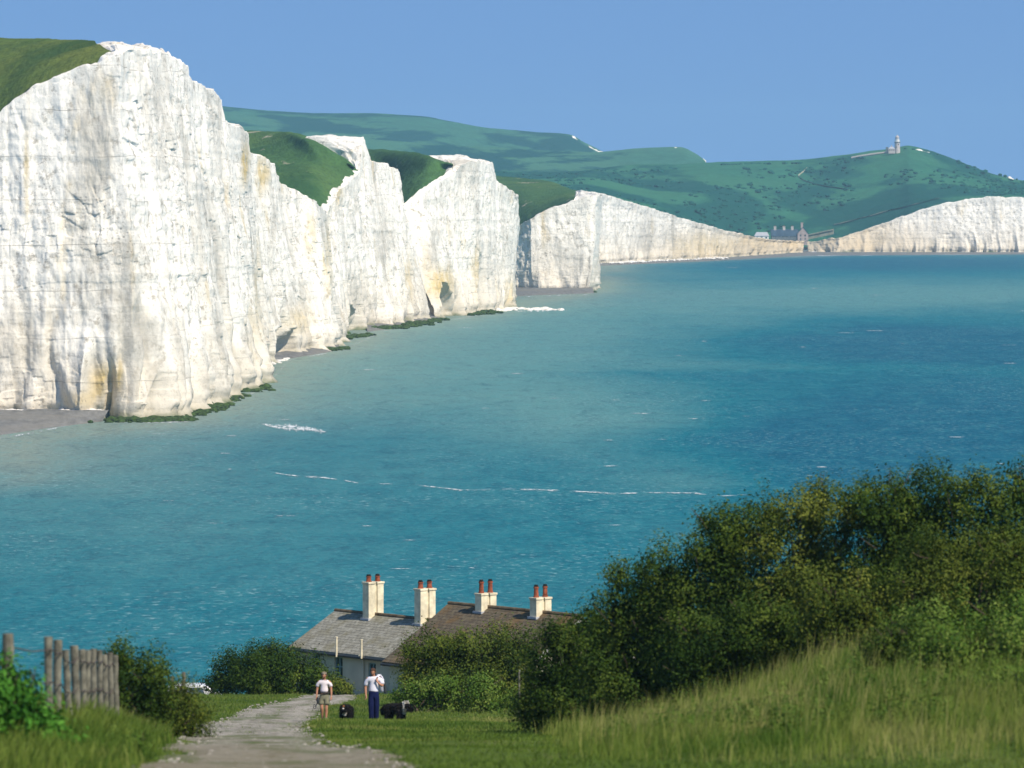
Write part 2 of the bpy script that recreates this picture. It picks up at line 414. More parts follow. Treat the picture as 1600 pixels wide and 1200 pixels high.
cliff([(-320, 655, -320, 330, None), (-60, 657, -60, 215, None), (0, 657, 0, 176, None), (60, 657, 50, 137, None), (150, 657, 135, 102, None),
       (225, 657, 180, 85, None), (262, 656, 200, 77, 1080, 150, 67.5, 1130), (285, 653, 218, 75, 1090, 140, 66.5, 1150), (308, 643, 252, 85, 1115, 215, 73, 1160), (340, 632, 281, 97, None), (350, 627, 286, 108, None), (358, 622, 284, 119, None),
       (370, 616, 302, 131, None), (390, 608, 331, 145, None), (400, 606, 339, 156, None), (408, 603, 335, 178, None), (413, 600, 345, 190, None), (409, 585, 374, 201, None), (410, 572, 383, 213, None), (436, 562, 379, 237, None),
       (450, 558, 406, 246, None), (466, 554, 424, 255, None), (478, 552, 426, 272, None), (500, 549, 440, 291, None), (518, 547, 470, 305, None), (532, 546, 486, 312, None), (533, 530, 507, 336, None)], 760, 420, 3, M_CHALK, 1.0, [(444, 7, 9, 9), (458, 4, 8, 8), (320, 8, 10, 2.5), (178, 14, 13, 1.8)])
cliff([(524, 530, 506, 338, 1665), (545, 520, 523, 300, None), (560, 516, 545, 280, None), (580, 513, 558, 267, None), (588, 512, 561, 246, 1766, 530, 243, 1776),
       (596, 511, 562, 224, 1776, 478, 214.5, 1790), (606, 510, 563, 214, 1788, 470, 213.5, 1815), (618, 508, 575, 249, 1805, 560, 214, 1860), (632, 506, 576, 254, 1812), (642, 504, 600, 257, None),
       (660, 501, 619, 265, None), (682, 498, 623, 292, None), (688, 496, 628, 332, None)], 380, 300, 23, M_CHALK, 0.85, [(550, 7, 9, 8), (600, 5, 30, 3)])
cliff([(684, 498, 620, 335, 1893), (696, 497, 655, 302, None), (712, 494, 690, 282, None), (722, 493, 709, 268, None), (730, 492, 716, 258, 1948, 690, 250, 1956),
       (740, 491, 730, 251, 1958, 665, 242.5, 1970), (750, 490, 745, 251, 1972, 690, 243.5, 1998), (768, 487, 767, 256, None, 740, 251, 2015), (778, 485, 771, 279, None), (786, 484, 787, 291, None),
       (794, 482, 806, 307, None), (800, 480, 808, 352, None), (800, 468, 806, 370, None)], 330, 260, 37, M_CHALK2, 0.8, [(703, 9, 13, 9), (752, 4, 24, 6)])
cliff([(780, 456, 788, 368, None), (830, 457, 830, 341, None), (860, 457, 860, 326, None), (895, 457, 897, 312, None), (912, 457, 918, 307, None, 900, 300, 2600), (925, 457, 932, 305, None, 895, 297.5, 2680),
       (932, 453, 937, 307, None), (932, 438, 938, 315, None)], 240, 180, 51, M_CHALK2, 0.7)
cliff([(900, 416, 893, 298, None), (940, 413.7, 940, 303, None), (1000, 410.5, 1000, 321, None), (1040, 408.5, 1040, 333, None), (1078, 407, 1078, 346, None),
       (1140, 404, 1140, 362, None), (1200, 400, 1200, 375, None), (1235, 397.5, 1235, 377, None), (1256, 396.5, 1256, 378, None)], 380, 110, 67, M_CHALK3, 0.9)
cliff([(1264, 395.5, 1262, 378, None), (1310, 396, 1312, 372, None), (1350, 396, 1350, 360, None), (1400, 396, 1400, 342, None), (1450, 396, 1450, 325, None),
       (1500, 396, 1500, 313, None), (1550, 396, 1550, 308, None), (1600, 396, 1600, 309, None), (1720, 396, 1720, 322, None)], 420, 110, 83, M_CHALK3, 0.9)

# ---------------------------------------------------------------- downs behind the cliffs
HILLS = []
def hill(rows, nu, nv, seed, mat, rough=0.6, sc=40.0, name='hill', edge=0.0):
    """rows: equal-length lists of (x, y, Y); first row the near edge, then the skyline, then the far side"""
    R = np.array([[P(*q) for q in r] for r in rows])
    nr, nc = R.shape[:2]
    def cr(A, n):
        m = len(A); u = np.linspace(0, m - 1, n); i = np.minimum(u.astype(int), m - 2); f = (u - i)[:, None, None]
        p0, p1, p2, p3 = A[np.maximum(i - 1, 0)], A[i], A[i + 1], A[np.minimum(i + 2, m - 1)]
        return p1 + 0.5 * f * (p2 - p0 + f * (2 * p0 - 5 * p1 + 4 * p2 - p3 + f * (3 * (p1 - p2) + p3 - p0)))
    G = cr(R, nv)
    G = np.swapaxes(cr(np.swapaxes(G, 0, 1), nu), 0, 1)
    e = np.ones((nv, nu)); e[:2] = 0.2
    k = np.clip(1 - np.arange(nv) / 5.0, 0, 1)[:, None]
    G[..., 2] += k * edge * (-0.28 + 0.8 * fbm(G[..., 0] / 2.6, G[..., 1] / 5.0, 0, seed + 9, 4))
    G[..., 2] += e * rough * fbm(G[..., 0] / sc, G[..., 1] / sc, 0, seed, 5)
    HILLS.append(G)
    return tag(link(name, grid_mesh(name, G), mat), kind='structure')
def drop(row, dY, dz):
    out = []
    for x, y, Y in row:
        q = P(x, y, Y); Y2 = Y + dY
        out.append((800 + q[0] * FPX / Y2, HZ + (HC - (q[2] - dz)) * FPX / Y2, Y2))
    return out
r0 = [(-320, 325, 1056), (-60, 213, 1058), (0, 174, 1058.5), (50, 135, 1059), (135, 100, 1060), (178, 84, 1061)]
r1 = [(-320, 190, 1110), (-60, 130, 1120), (0, 108, 1115), (50, 92, 1110), (120, 80, 1095), (172, 79, 1078)]
r2 = [(-320, 66, 1260), (-60, 58, 1240), (0, 60, 1230), (50, 61, 1215), (120, 65, 1180), (146, 67, 1150)]
hill([r0, r1, r2, drop(r2, 150, 6), drop(r2, 420, 40)], 260, 90, 5, M_HILL, 0.5, 9, edge=1.0)
r0 = [(300, 345, 1560), (440, 350, 1620), (506, 339, 1668), (523, 300, 1705), (545, 280, 1737), (560, 267, 1760)]
r1 = [(300, 262, 1770), (400, 262, 1745), (470, 265, 1722), (505, 262, 1733), (532, 260, 1750), (556, 264, 1762)]
r2 = [(300, 207, 2010), (380, 206, 1990), (430, 208, 1900), (476, 214, 1794), (529, 242, 1778), (554, 262, 1765)]
hill([r0, r1, r2, drop(r2, 120, 5), drop(r2, 300, 40)], 260, 120, 8, M_HILL2, 0.8, 14, edge=1.0)
r0 = [(540, 345, 1860), (600, 345, 1900), (622, 330, 1900), (656, 302, 1904), (690, 282, 1932), (710, 266, 1943)]
r1 = [(540, 285, 2030), (600, 285, 2020), (630, 280, 1960), (660, 272, 1936), (690, 265, 1944), (709, 261, 1948)]
r2 = [(540, 232, 2200), (580, 235, 2180), (630, 239, 2050), (664, 242.5, 1974), (689, 250, 1960), (708, 257, 1952)]
hill([r0, r1, r2, drop(r2, 120, 5), drop(r2, 300, 40)], 240, 110, 12, M_HILL2, 0.8, 14, edge=1.0)
r0 = [(700, 372, 2560), (790, 365, 2556), (830, 341, 2532), (860, 326, 2488), (897, 312, 2440), (930, 305.5, 2395)]
r1 = [(700, 310, 2750), (780, 306, 2730), (820, 305, 2680), (852, 306, 2640), (890, 304, 2560), (928, 304.5, 2450)]
r2 = [(690, 272, 3000), (770, 276, 3000), (820, 280, 2960), (860, 285, 2880), (895, 297, 2700), (926, 303, 2500)]
hill([r0, r1, r2, drop(r2, 120, 5), drop(r2, 500, 40)], 220, 100, 15, M_HILL2, 0.8, 20, edge=1.0)
xs = [560, 700, 820, 900, 1000, 1100, 1180, 1260, 1320, 1400, 1432, 1500, 1560, 1620, 1760]
ya = [330, 330, 325, 322, 333, 358, 376, 386, 380, 350, 335, 318, 314, 316, 330]
yb = [292, 295, 297, 297, 298, 304, 312, 320, 313, 296, 288, 290, 297, 303, 316]
yc = [262, 270, 272, 269, 262, 258, 256, 254, 247, 236, 233, 254, 276, 287, 300]
ra = [(x, y, 3420 if x < 950 else (3700 if x < 1050 else 4075)) for x, y in zip(xs, ya)]
rb = [(x, y, 4060 if x < 950 else 4380) for x, y in zip(xs, yb)]
rc = [(x, y, 4760) for x, y in zip(xs, yc)]
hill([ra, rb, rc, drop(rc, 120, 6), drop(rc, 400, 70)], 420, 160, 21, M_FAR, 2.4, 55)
BELLE = HILLS[-1]
xs = [480, 600, 700, 800, 900, 940, 1000, 1060, 1082, 1099, 1103]
yc = [214, 222, 228, 234, 238, 238, 233.5, 231.5, 239, 250, 258]
ra = [(x, 300, 4900) for x in xs]
rb = [(x, 262, 5150) for x in xs]
rc = [(x, y, 5450) for x, y in zip(xs, yc)]
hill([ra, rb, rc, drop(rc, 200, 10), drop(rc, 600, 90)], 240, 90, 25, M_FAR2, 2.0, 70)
xs = [240, 340, 420, 480, 640, 700, 760, 830, 888, 912, 938, 950]
yc = [160, 168, 176, 179, 182, 191, 202, 208, 212, 224, 237, 246]
ra = [(x, 285, 5450) for x in xs]
rb = [(x, y + 38, 5900) for x, y in zip(xs, yc)]
rc = [(x, y, 6400) for x, y in zip(xs, yc)]
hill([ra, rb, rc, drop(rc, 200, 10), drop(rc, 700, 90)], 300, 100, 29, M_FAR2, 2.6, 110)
# chalk showing at the far headlands
def outcrop(pts, Y, th, seed):
    T = np.array([P(x, y, Y) for x, y, b in pts]); B = np.array([P(x, b, Y) for x, y, b in pts])
    n = 40; t = np.linspace(0, len(pts) - 1, n)
    ip = lambda A: np.stack([np.interp(t, np.arange(len(pts)), A[:, k]) for k in range(3)], -1)
    T, B = ip(T), ip(B); rows = []
    for f in np.linspace(0, 1, 10):
        r = B + (T - B) * f
        r[:, 1] += -th * (1 - f) + 2.5 * fbm(t * 2, t * 0 + f * 4, 0, seed, 3); r[:, 2] += 1.0 * fbm(t * 3, t * 0, 0, seed + 3, 3)
        rows.append(r)
    r = T.copy(); r[:, 1] += 30; r[:, 2] -= 14; rows.append(r)
    return tag(link('cliff', grid_mesh('cliff', np.array(rows)), M_CHALK3), kind='structure')
outcrop([(894, 211.5, 214), (898, 213.5, 219), (902, 218, 220)], 6370, 8, 1)
outcrop([(920, 228, 230), (926, 231, 235), (934, 235, 238), (944, 237, 239)], 6340, 8, 2)
outcrop([(1054, 230.5, 232), (1062, 231, 235), (1068, 233, 236), (1074, 236, 238)], 5430, 8, 3)
outcrop([(1080, 238, 240), (1086, 240.5, 243), (1090, 243, 244)], 5430, 8, 4)
outcrop([(1093, 248, 251), (1096, 247, 259), (1100, 248, 261), (1103, 251, 261)], 5420, 10, 5)
outcrop([(1428, 233, 235), (1436, 233, 237), (1446, 236.5, 240), (1456, 240.5, 243), (1466, 244, 245)], 4748, 8, 6)
outcrop([(1574, 276, 277), (1578, 276, 281), (1584, 279, 281)], 4748, 8, 7)

# ---------------------------------------------------------------- beaches, fallen rock, weed
def shingle_mat():
    t = NT('grey_shingle')
    a = t.noise(t.pos(0.6, 0.2, 1), 1.0, 7, 0.7); b = t.noise(t.pos(0.05, 0.02, 1), 1.0, 3)
    col = t.ramp(a, (0.3, (0.10, 0.10, 0.095)), (0.7, (0.22, 0.215, 0.20)))
    col = t.mix(t.ramp(b, (0.45, 0.0), (0.6, 0.5)), col, (0.20, 0.185, 0.155))
    t.bump(a, 0.6, 0.5)
    return t.fin(col, 0.9, 0.2)
M_SHINGLE = shingle_mat()
def beach(back, front, rise, seed):
    """back and front water-level polylines in photo pixels"""
    n = 120
    def poly(q):
        q = np.array([P(x, y, seaY(y)) for x, y in q]); t = np.linspace(0, len(q) - 1, n)
        return np.stack([np.interp(t, np.arange(len(q)), q[:, k]) for k in range(3)], -1)
    B, F = poly(back), poly(front); rows = []
    for f in np.linspace(0, 1, 16):
        r = F + (B - F) * f; z = rise * (f ** 0.7) - 0.25
        r[:, 2] = z + 0.25 * fbm(r[:, 0] / 4, r[:, 1] / 9, 0, seed, 4) * min(1, 3 * f + 0.2)
        rows.append(r)
    return tag(link('beach', grid_mesh('beach', np.array(rows)), M_SHINGLE), kind='structure')
beach([(-320, 656), (-60, 658), (0, 658), (80, 658), (170, 657.5)], [(-320, 705), (-60, 688), (0, 681), (70, 670), (160, 658.5)], 2.6, 1)
beach([(400, 566), (440, 556), (500, 547), (530, 545)], [(412, 575), (445, 562), (500, 553), (530, 547)], 1.6, 2)
beach([(570, 513), (600, 508), (640, 503), (680, 497)], [(575, 519), (605, 515), (640, 508), (690, 499)], 1.4, 3)
beach([(790, 456), (830, 456.5), (880, 456.5), (926, 457)], [(790, 464), (830, 462), (880, 460), (928, 458.3)], 2.6, 4)
beach([(910, 415), (1000, 409.5), (1078, 406), (1140, 403), (1200, 399), (1256, 395)], [(922, 416.2), (1000, 412.8), (1078, 409.6), (1140, 406.6), (1200, 403), (1256, 400)], 1.6, 5)
beach([(1250, 394), (1350, 395), (1450, 395), (1600, 395), (1720, 395)], [(1250, 400.2), (1350, 399.6), (1450, 398.6), (1600, 397.8), (1720, 397.8)], 1.6, 6)
def lumps(name, pts, mat, seed, sq=0.7, sub=2):
    """many broken lumps (x, y, z, r) as one mesh"""
    rg = np.random.default_rng(seed)
    bm = bmesh.new(); bmesh.ops.create_icosphere(bm, subdivisions=sub, radius=1.0)
    bv = np.array([v.co[:] for v in bm.verts]); bf = np.array([[v.index for v in f.verts] for f in bm.faces]); bm.free()
    V, F, o = [], [], 0
    for x, y, z, r in pts:
        off = rg.random(3) * 50
        q = bv * (1 + 0.45 * fbm(bv[:, 0] * 1.3 + off[0], bv[:, 1] * 1.3 + off[1], bv[:, 2] * 1.3 + off[2], seed, 3))[:, None]
        q = q * np.array([r * rg.uniform(0.8, 1.5), r * rg.uniform(0.8, 1.5), r * sq * rg.uniform(0.7, 1.2)])
        a = rg.random() * 6.28; ca, sa = math.cos(a), math.sin(a)
        q = np.stack([q[:, 0] * ca - q[:, 1] * sa, q[:, 0] * sa + q[:, 1] * ca, q[:, 2]], -1)
        V.append(q + np.array([x, y, z])); F.append(bf + o); o += len(bv)
    return link(name, np_mesh(name, np.concatenate(V), np.concatenate(F)), mat)
M_RUBBLE = simple('fallen_chalk', (0.74, 0.70, 0.64), 0.9, 0.1, 0.2, 1.5)
M_WEED = simple('green_seaweed', (0.042, 0.075, 0.016), 0.85, 0.2, 0.6, 1.6)
def along(poly, n, seed, dep, r0, r1, zb=0.0):
    rg = np.random.default_rng(seed); q = np.array([P(x, y, seaY(y)) for x, y in poly]); out = []
    for _ in range(n):
        t = rg.random() * (len(q) - 1)
        if vnoise(t * 3.1 + seed, t * 0 + .5, 0, seed) + rg.uniform(-.4, .4) < -0.2: continue
        i = int(t); c = q[i] + (q[i + 1] - q[i]) * (t - i)
        out.append((c[0] + rg.normal() * dep * 0.5, c[1] + rg.normal() * dep, zb, rg.uniform(r0, r1) * rg.uniform(0.5, 1)))
    return out
tag(lumps('fallen_rock', along([(775, 486), (800, 482), (820, 483.5), (868, 484.5)], 300, 5, 5, 0.5, 2.1), M_RUBBLE, 5, 0.55),
    'spit of broken white chalk lying in the water at a headland', 'rockfall', kind='stuff')
tag(lumps('fallen_rock', along([(400, 572), (425, 567), (445, 561)], 110, 6, 2, 0.3, 1.0), M_RUBBLE, 6, 0.6),
    'low heap of white chalk rubble past the corner of the nearest cliff', 'rockfall', kind='stuff')
tag(lumps('fallen_rock', along([(938, 414), (1000, 411), (1078, 407.6), (1130, 405)], 400, 7, 8, 0.4, 1.6, 1.0), M_RUBBLE, 7, 0.6),
    'line of pale chalk boulders along the foot of the long distant cliff', 'rockfall', kind='stuff')
tag(lumps('fallen_rock', along([(-10, 657), (60, 657), (160, 657)], 120, 8, 1.5, 0.25, 0.8, 2.0), M_RUBBLE, 8, 0.6),
    'chalk rubble strewn between the grey beach and the nearest cliff', 'rockfall', kind='stuff')
tag(lumps('seaweed', along([(180, 657), (225, 658.5), (292, 656.5)], 900, 11, 2.6, 0.2, 1.5, 0.1) + along([(292, 650), (322, 643), (350, 632)], 420, 12, 2.6, 0.2, 1.4, 0.1)
          + along([(348, 627), (372, 619), (416, 604)], 420, 13, 3, 0.2, 1.4, 0.1) + along([(95, 654), (150, 660)], 60, 17, 2, 0.3, 1.0, 0.2), M_WEED, 11, 0.62, 2),
    'dark green weed covering the rocks round the nearest headland', 'seaweed', kind='stuff')
tag(lumps('seaweed', along([(495, 549), (532, 546)], 90, 14, 3, 0.4, 1.7, 0.3) + along([(535, 531), (575, 524)], 90, 15, 3, 0.4, 1.5, 0.3)
          + along([(590, 514), (625, 513), (690, 500)], 260, 16, 4, 0.4, 1.7, 0.3), M_WEED, 12, 0.62, 2),
    'dark green weed on the ledges below the second headland', 'seaweed', kind='stuff')
tag(lumps('seaweed', along([(735, 493), (772, 489)], 120, 18, 4, 0.4, 1.9, 0.4) + along([(905, 457.5), (924, 457)], 60, 19, 3, 0.4, 1.5, 0.2), M_WEED, 13, 0.62, 2),
    'dark green weed at the feet of the two farther headlands', 'seaweed', kind='stuff')
# ---------------------------------------------------------------- foreground ground, track
def smooth(a, b, x):
    t = np.clip((x - a) / (b - a), 0, 1); return t * t * (3 - 2 * t)
def track_c(Y): return np.interp(Y, [40, 70, 84, 100, 122, 150, 172, 205, 232, 250], [-2.2, -3.1, -3.9, -5.0, -6.3, -7.6, -8.3, -8.9, -7.6, -6.6])
def track_w(Y): return np.interp(Y, [40, 70, 84, 100, 122, 150, 172, 205, 232, 250], [1.7, 1.75, 1.65, 1.5, 1.55, 1.6, 1.65, 1.45, 1.3, 1.2])
def gz(X, Y):
    X = np.asarray(X, float); Y = np.asarray(Y, float)
    z = np.interp(Y, [0, 35, 70, 100, 140, 174, 205, 232, 246, 262, 330, 420], [45, 42, 39.1, 36.15, 32.2, 28.92, 26.35, 24.2, 23.0, 21.0, -2.0, -3.0])
    bank = smooth(1.5, 9.5, X + 0.8 * vnoise(X * 0 + 3, Y / 9)) * smooth(72, 106, Y) * (1 - smooth(150, 185, Y))
    z = z + 1.95 * bank
    lb = smooth(0.3, 2.0, (track_c(Y) - track_w(Y)) - X) * smooth(66, 80, Y) * (1 - smooth(118, 140, Y))
    z = z + 0.55 * lb
    z = z + 0.12 * smooth(-7.4, -5.9, X) * (1 - smooth(-1.0, 3.0, X)) * np.exp(-((Y - 163) / 6.5) ** 2)
    z = z - 0.9 * smooth(-9.5, -13.5, -X * -1) * smooth(228, 238, Y)
    z = z + 0.06 * fbm(X / 1.6, Y / 2.4, 0, 91, 4) + 0.10 * vnoise(X / 6, Y / 8, 0, 92)
    t = np.abs(X - track_c(Y)) / track_w(Y)
    return z - 0.05 * (1 - smooth(0.7, 1.1, t)) * (Y < 250)
def grass_mat(name, dark, mid, dry):
    t = NT(name)
    a = t.noise(t.pos(0.5, 0.22, 0.5), 1.0, 6, 0.65); b = t.noise(t.pos(5, 3, 5), 1.0, 4, 0.7)
    col = t.ramp(a, (0.3, dark), (0.5, mid), (0.7, dry))
    col = t.mix(t.ramp(b, (0.35, 0.6), (0.6, 0.0)), col, dark)
    t.bump(t.math('ADD', a, b), 0.8, 0.12)
    return t.fin(col, 0.95, 0.05)
M_TURF = grass_mat('turf', (0.040, 0.066, 0.012), (0.085, 0.125, 0.022), (0.150, 0.160, 0.045))
ys = np.concatenate([np.linspace(-6, 60, 12)[:-1], np.linspace(60, 260, 400), np.linspace(262, 420, 20)])
xs = np.concatenate([np.linspace(-90, -24, 16)[:-1], np.linspace(-24, 24, 260), np.linspace(24, 90, 16)[1:]])
gx, gy = np.meshgrid(xs, ys)
tag(link('ground', grid_mesh('ground', np.stack([gx, gy, gz(gx, gy)], -1)), M_TURF), kind='structure')
def gravel_mat():
    t = NT('gravel_track')
    a = t.noise(t.pos(1, 1, 1), 9.0, 6, 0.75); b = t.noise(t.pos(0.6, 0.25, 1), 1.0, 4)
    v = t.n('TexVoronoi', Vector=t.pos(1, 1, 1), Scale=11.0).outputs['Color']
    col = t.ramp(a, (0.3, (0.15, 0.13, 0.10)), (0.5, (0.32, 0.29, 0.235)), (0.72, (0.52, 0.49, 0.42)))
    # wheel ruts worn pale, weeds along the crown and the margins
    la = t.math('ABSOLUTE', t.math('ADD', t.attr('lat'), t.math('MULTIPLY_ADD', t.noise(t.pos(0.5, 0.2, 1), 1.0, 3), 0.5, -0.25)))
    wn_ = t.noise(t.pos(1.6, 0.8, 1), 1.0, 6, 0.7)
    crown = t.math('MULTIPLY', t.ramp(la, (0.02, 0.9), (0.24, 0.0)), t.ramp(wn_, (0.44, 0.0), (0.58, 1.0)))
    marg = t.math('MULTIPLY', t.ramp(la, (0.72, 0.0), (1.0, 1.0)), t.ramp(wn_, (0.38, 0.0), (0.55, 1.0)))
    col = t.mix(t.ramp(la, (0.30, 0.0), (0.48, 0.35), (0.66, 0.0)), col, (0.50, 0.46, 0.385))
    col = t.mix(t.math('MAXIMUM', crown, marg), col, (0.085, 0.105, 0.030))
    vs = t.n('SeparateXYZ', Vector=v).outputs[0]
    col = t.mix(t.ramp(vs, (0.75, 0.0), (0.95, 0.7)), col, (0.42, 0.39, 0.34))
    col = t.mix(t.ramp(vs, (0.05, 0.6), (0.25, 0.0)), col, (0.12, 0.10, 0.075))
    b2 = t.noise(t.pos(2.2, 0.9, 1), 1.0, 6, 0.7)
    col = t.mix(t.ramp(b2, (0.36, 0.75), (0.50, 0.0)), col, (0.13, 0.115, 0.085))
    yy = t.n('SeparateXYZ', Vector=t.pos()).outputs[1]
    nearf = t.ramp(t.math('DIVIDE', yy, 200.0), (0.38, 0.75), (0.60, 0.0))
    col = t.mix(nearf, col, (0.21, 0.18, 0.11))
    col = t.mix(t.ramp(b, (0.50, 0.0), (0.64, 0.7)), col, (0.085, 0.115, 0.030))
    t.bump(t.math('ADD', a, vs), 0.9, 0.06)
    return t.fin(col, 0.95, 0.1)
M_GRAVEL = gravel_mat()
def ribbon(name, ctr, wid, Y0, Y1, n, mat, lift=0.03, seed=1):
    Y = np.linspace(Y0, Y1, n); rows = []
    for f in np.linspace(-1, 1, 41):
        w = wid(Y) * (1 + 0.42 * fbm(Y / 2.6, Y * 0 + (5 if f > 0 else 0), 0, seed, 5))
        X = ctr(Y) + f * w
        crown = 0.03 - 0.075 * abs(f) ** 6
        rows.append(np.stack([X, Y, gz(X, Y) + lift + crown], -1))
    lat = np.repeat(np.linspace(-1, 1, 41)[:, None], n, 1)
    return tag(link(name, grid_mesh(name, np.array(rows), {'lat': ('POINT', lat.ravel())}), mat), kind='structure')
ribbon('path', track_c, track_w, 45, 250, 700, M_GRAVEL, 0.035, 4)
# the fork that bends off to the right in front of the grassy hump
bY = lambda X: 0
def fork():
    n = 160; t = np.linspace(0, 1, n)
    X = -5.6 + t * 3.4; Yc = 118 + 4 * np.sin(t * 2.4)
    rows = []
    for f in np.linspace(-1, 1, 25):
        w = 4.5 * (1 - 0.75 * t ** 1.5) * (1 + 0.25 * fbm(t * 9, t * 0 + (4 if f > 0 else 0), 0, 8, 3))
        Y = Yc + f * w
        rows.append(np.stack([X, Y, gz(X, Y) + 0.03 - 0.07 * abs(f) ** 4], -1))
    return tag(link('path', grid_mesh('path', np.array(rows)), M_GRAVEL), kind='structure')
fork()
def stones():
    rg = np.random.default_rng(5); out = []
    for _ in range(3600):
        Y = rg.uniform(60, 245); X = track_c(Y) + track_w(Y) * float(np.clip(rg.normal() * 0.5, -1, 1))
        out.append((X, Y, float(gz(X, Y)) + 0.045, rg.uniform(0.012, 0.05)))
    return tag(lumps('stone', out, simple('pale_stones', (0.34, 0.31, 0.26), 0.9, 0.1, 0.25, 3), 3, 0.6, 1),
               'loose pale stones scattered over the gravel track', 'stones', kind='stuff')
stones()

# ---------------------------------------------------------------- grass
def blades(n, xr, yr, h0, h1, w, bend, seed, keep, dry=0.0):
    rg = np.random.default_rng(seed)
    X = rg.uniform(*xr, n); Y = rg.uniform(*yr, n)
    k = keep(X, Y) > rg.random(n); X, Y = X[k], Y[k]; n = len(X)
    pat = 0.5 + 0.5 * fbm(X / 1.3, Y / 2.0, 0, seed + 3, 3)
    h = rg.uniform(h0, h1, n) * (0.65 + 0.7 * pat)
    a = rg.uniform(0, 6.283, n); lean = rg.uniform(0.1, 1, n) * bend * h
    dx, dy = np.cos(a) * lean + 0.10 * h, np.sin(a) * lean
    b = rg.uniform(-0.7, 0.7, n); wx, wy = np.cos(b) * w, np.sin(b) * w
    Z = gz(X, Y) - 0.03
    V = np.zeros((n, 5, 3))
    V[:, 0] = np.stack([X - wx, Y - wy, Z], -1); V[:, 1] = np.stack([X + wx, Y + wy, Z], -1)
    V[:, 2] = np.stack([X + dx * .35 + wx * .7, Y + dy * .35 + wy * .7, Z + h * .6], -1)
    V[:, 3] = np.stack([X + dx * .35 - wx * .7, Y + dy * .35 - wy * .7, Z + h * .6], -1)
    V[:, 4] = np.stack([X + dx, Y + dy, Z + h], -1)
    o = (np.arange(n) * 5)[:, None]
    F = np.concatenate([o + np.array([[0, 1, 2]]), o + np.array([[0, 2, 3]]), o + np.array([[3, 2, 4]])], 0)
    big = fbm(X / 3.2, Y / 5.0, 0, seed + 9, 4)
    tint = np.clip(0.45 * pat + 0.35 * rg.random(n) + 0.75 * big + dry, 0, 1)
    return V.reshape(-1, 3), F, np.repeat(tint, 5)
def leaf_mat(name, c0, c1, c2, tr=0.13, rough=0.6, spec=0.07):
    t = NT(name)
    col = t.ramp(t.attr('tint'), (0.05, c0), (0.5, c1), (0.95, c2))
    nz = t.noise(t.pos(), 0.55, 4)
    col = t.mix(t.ramp(nz, (0.35, 0.45), (0.65, 0.0)), col, c0)
    t.fin(col, rough, spec)
    tb = t.n('BsdfTranslucent'); t.set(tb.inputs['Color'], t.mix(0.35, col, (0.16, 0.22, 0.02)))
    mx = t.n('MixShader', Fac=tr)
    t.t.links.new(t.b.outputs[0], mx.inputs[1]); t.t.links.new(tb.outputs[0], mx.inputs[2])
    t.t.links.new(mx.outputs[0], t.out.inputs[0])
    return t.m
M_LONG = leaf_mat('long_grass', (0.062, 0.118, 0.016), (0.165, 0.215, 0.038), (0.370, 0.335, 0.120), 0.25, 0.7, 0.05)
M_SHORT = leaf_mat('short_grass', (0.065, 0.115, 0.018), (0.120, 0.180, 0.028), (0.220, 0.230, 0.060), 0.22, 0.7, 0.05)
def off_track(X, Y): return np.maximum(smooth(0.78, 1.12, np.abs(X - track_c(Y)) / track_w(Y) + 0.45 * fbm(X / 0.9, Y / 1.6, 0, 5, 3)), 0.55 * smooth(0.05, 0.5, fbm(X / 0.5, Y / 1.4, 0, 15, 3)) * (0.35 + smooth(0.5, 0.9, np.abs(X - track_c(Y)) / track_w(Y)) + 0.8 * np.exp(-((X - track_c(Y)) / 0.35) ** 2)))
def infork(X, Y): return ((X > -5.6) & (X < -2.4) & (np.abs(Y - 119.5) < 3.9 * (1 - 0.75 * np.clip((X + 5.6) / 3.4, 0, 1) ** 1.5))).astype(float)
def grass_obj(name, parts, mat, label):
    Vs, Fs, Ts, o = [], [], [], 0
    for V, F, T in parts:
        Vs.append(V); Fs.append(F + o); Ts.append(T); o += len(V)
    me = np_mesh(name, np.concatenate(Vs), np.concatenate(Fs), {'tint': ('POINT', np.concatenate(Ts))})
    return tag(link(name, me, mat), label, 'grass', kind='stuff')
kb = lambda X, Y: smooth(0.8, 3.2, X - 0.4 * np.sin(Y / 5)) * smooth(74, 92, Y) * (np.abs(X) < Y * 0.115) * (1 - 0.88 * smooth(6.6, 8.2, X + 0.8 * vnoise(X * 0, Y / 3, 0, 2)) * smooth(86, 91, Y)) * (0.35 + 0.65 * smooth(-0.25, 0.15, fbm(X / 1.1, Y / 2.2, 0, 77, 3)))
kh = lambda X, Y: smooth(-6.6, -5.8, X) * (1 - smooth(3.5, 5, X)) * smooth(138, 150, Y) * off_track(X, Y)
grass_obj('long_grass', [blades(300000, (0.5, 14), (73, 122), 0.18, 0.52, 0.007, 0.6, 1, kb),
                         blades(40000, (-7, 6), (138, 178), 0.05, 0.17, 0.012, 0.7, 2, kh),
                         blades(9000, (1, 14), (80, 122), 0.6, 0.95, 0.006, 0.35, 3, kb, 0.3)], M_LONG,
          'tall seeding grass covering the bank below the dark thicket')
kl = lambda X, Y: smooth(0.05, 0.8, (track_c(Y) - track_w(Y)) - X) * (np.abs(X) < Y * 0.115)
grass_obj('verge_grass', [blades(60000, (-13, -4.5), (66, 140), 0.18, 0.5, 0.011, 0.6, 4, kl)], M_LONG,
          'rough grass along the left verge by the wooden fence')
ks = lambda X, Y: off_track(X, Y) * (1 - infork(X, Y)) * (np.abs(X) < Y * 0.112) * (1 - 0.9 * kb(X, Y))
grass_obj('turf_grass', [blades(150000, (-16, 14), (64, 130), 0.04, 0.12, 0.010, 0.9, 5, ks),
                         blades(130000, (-26, 10), (130, 246), 0.05, 0.16, 0.014, 0.8, 6, ks)], M_SHORT,
          'short mown turf on both sides of the gravel track')

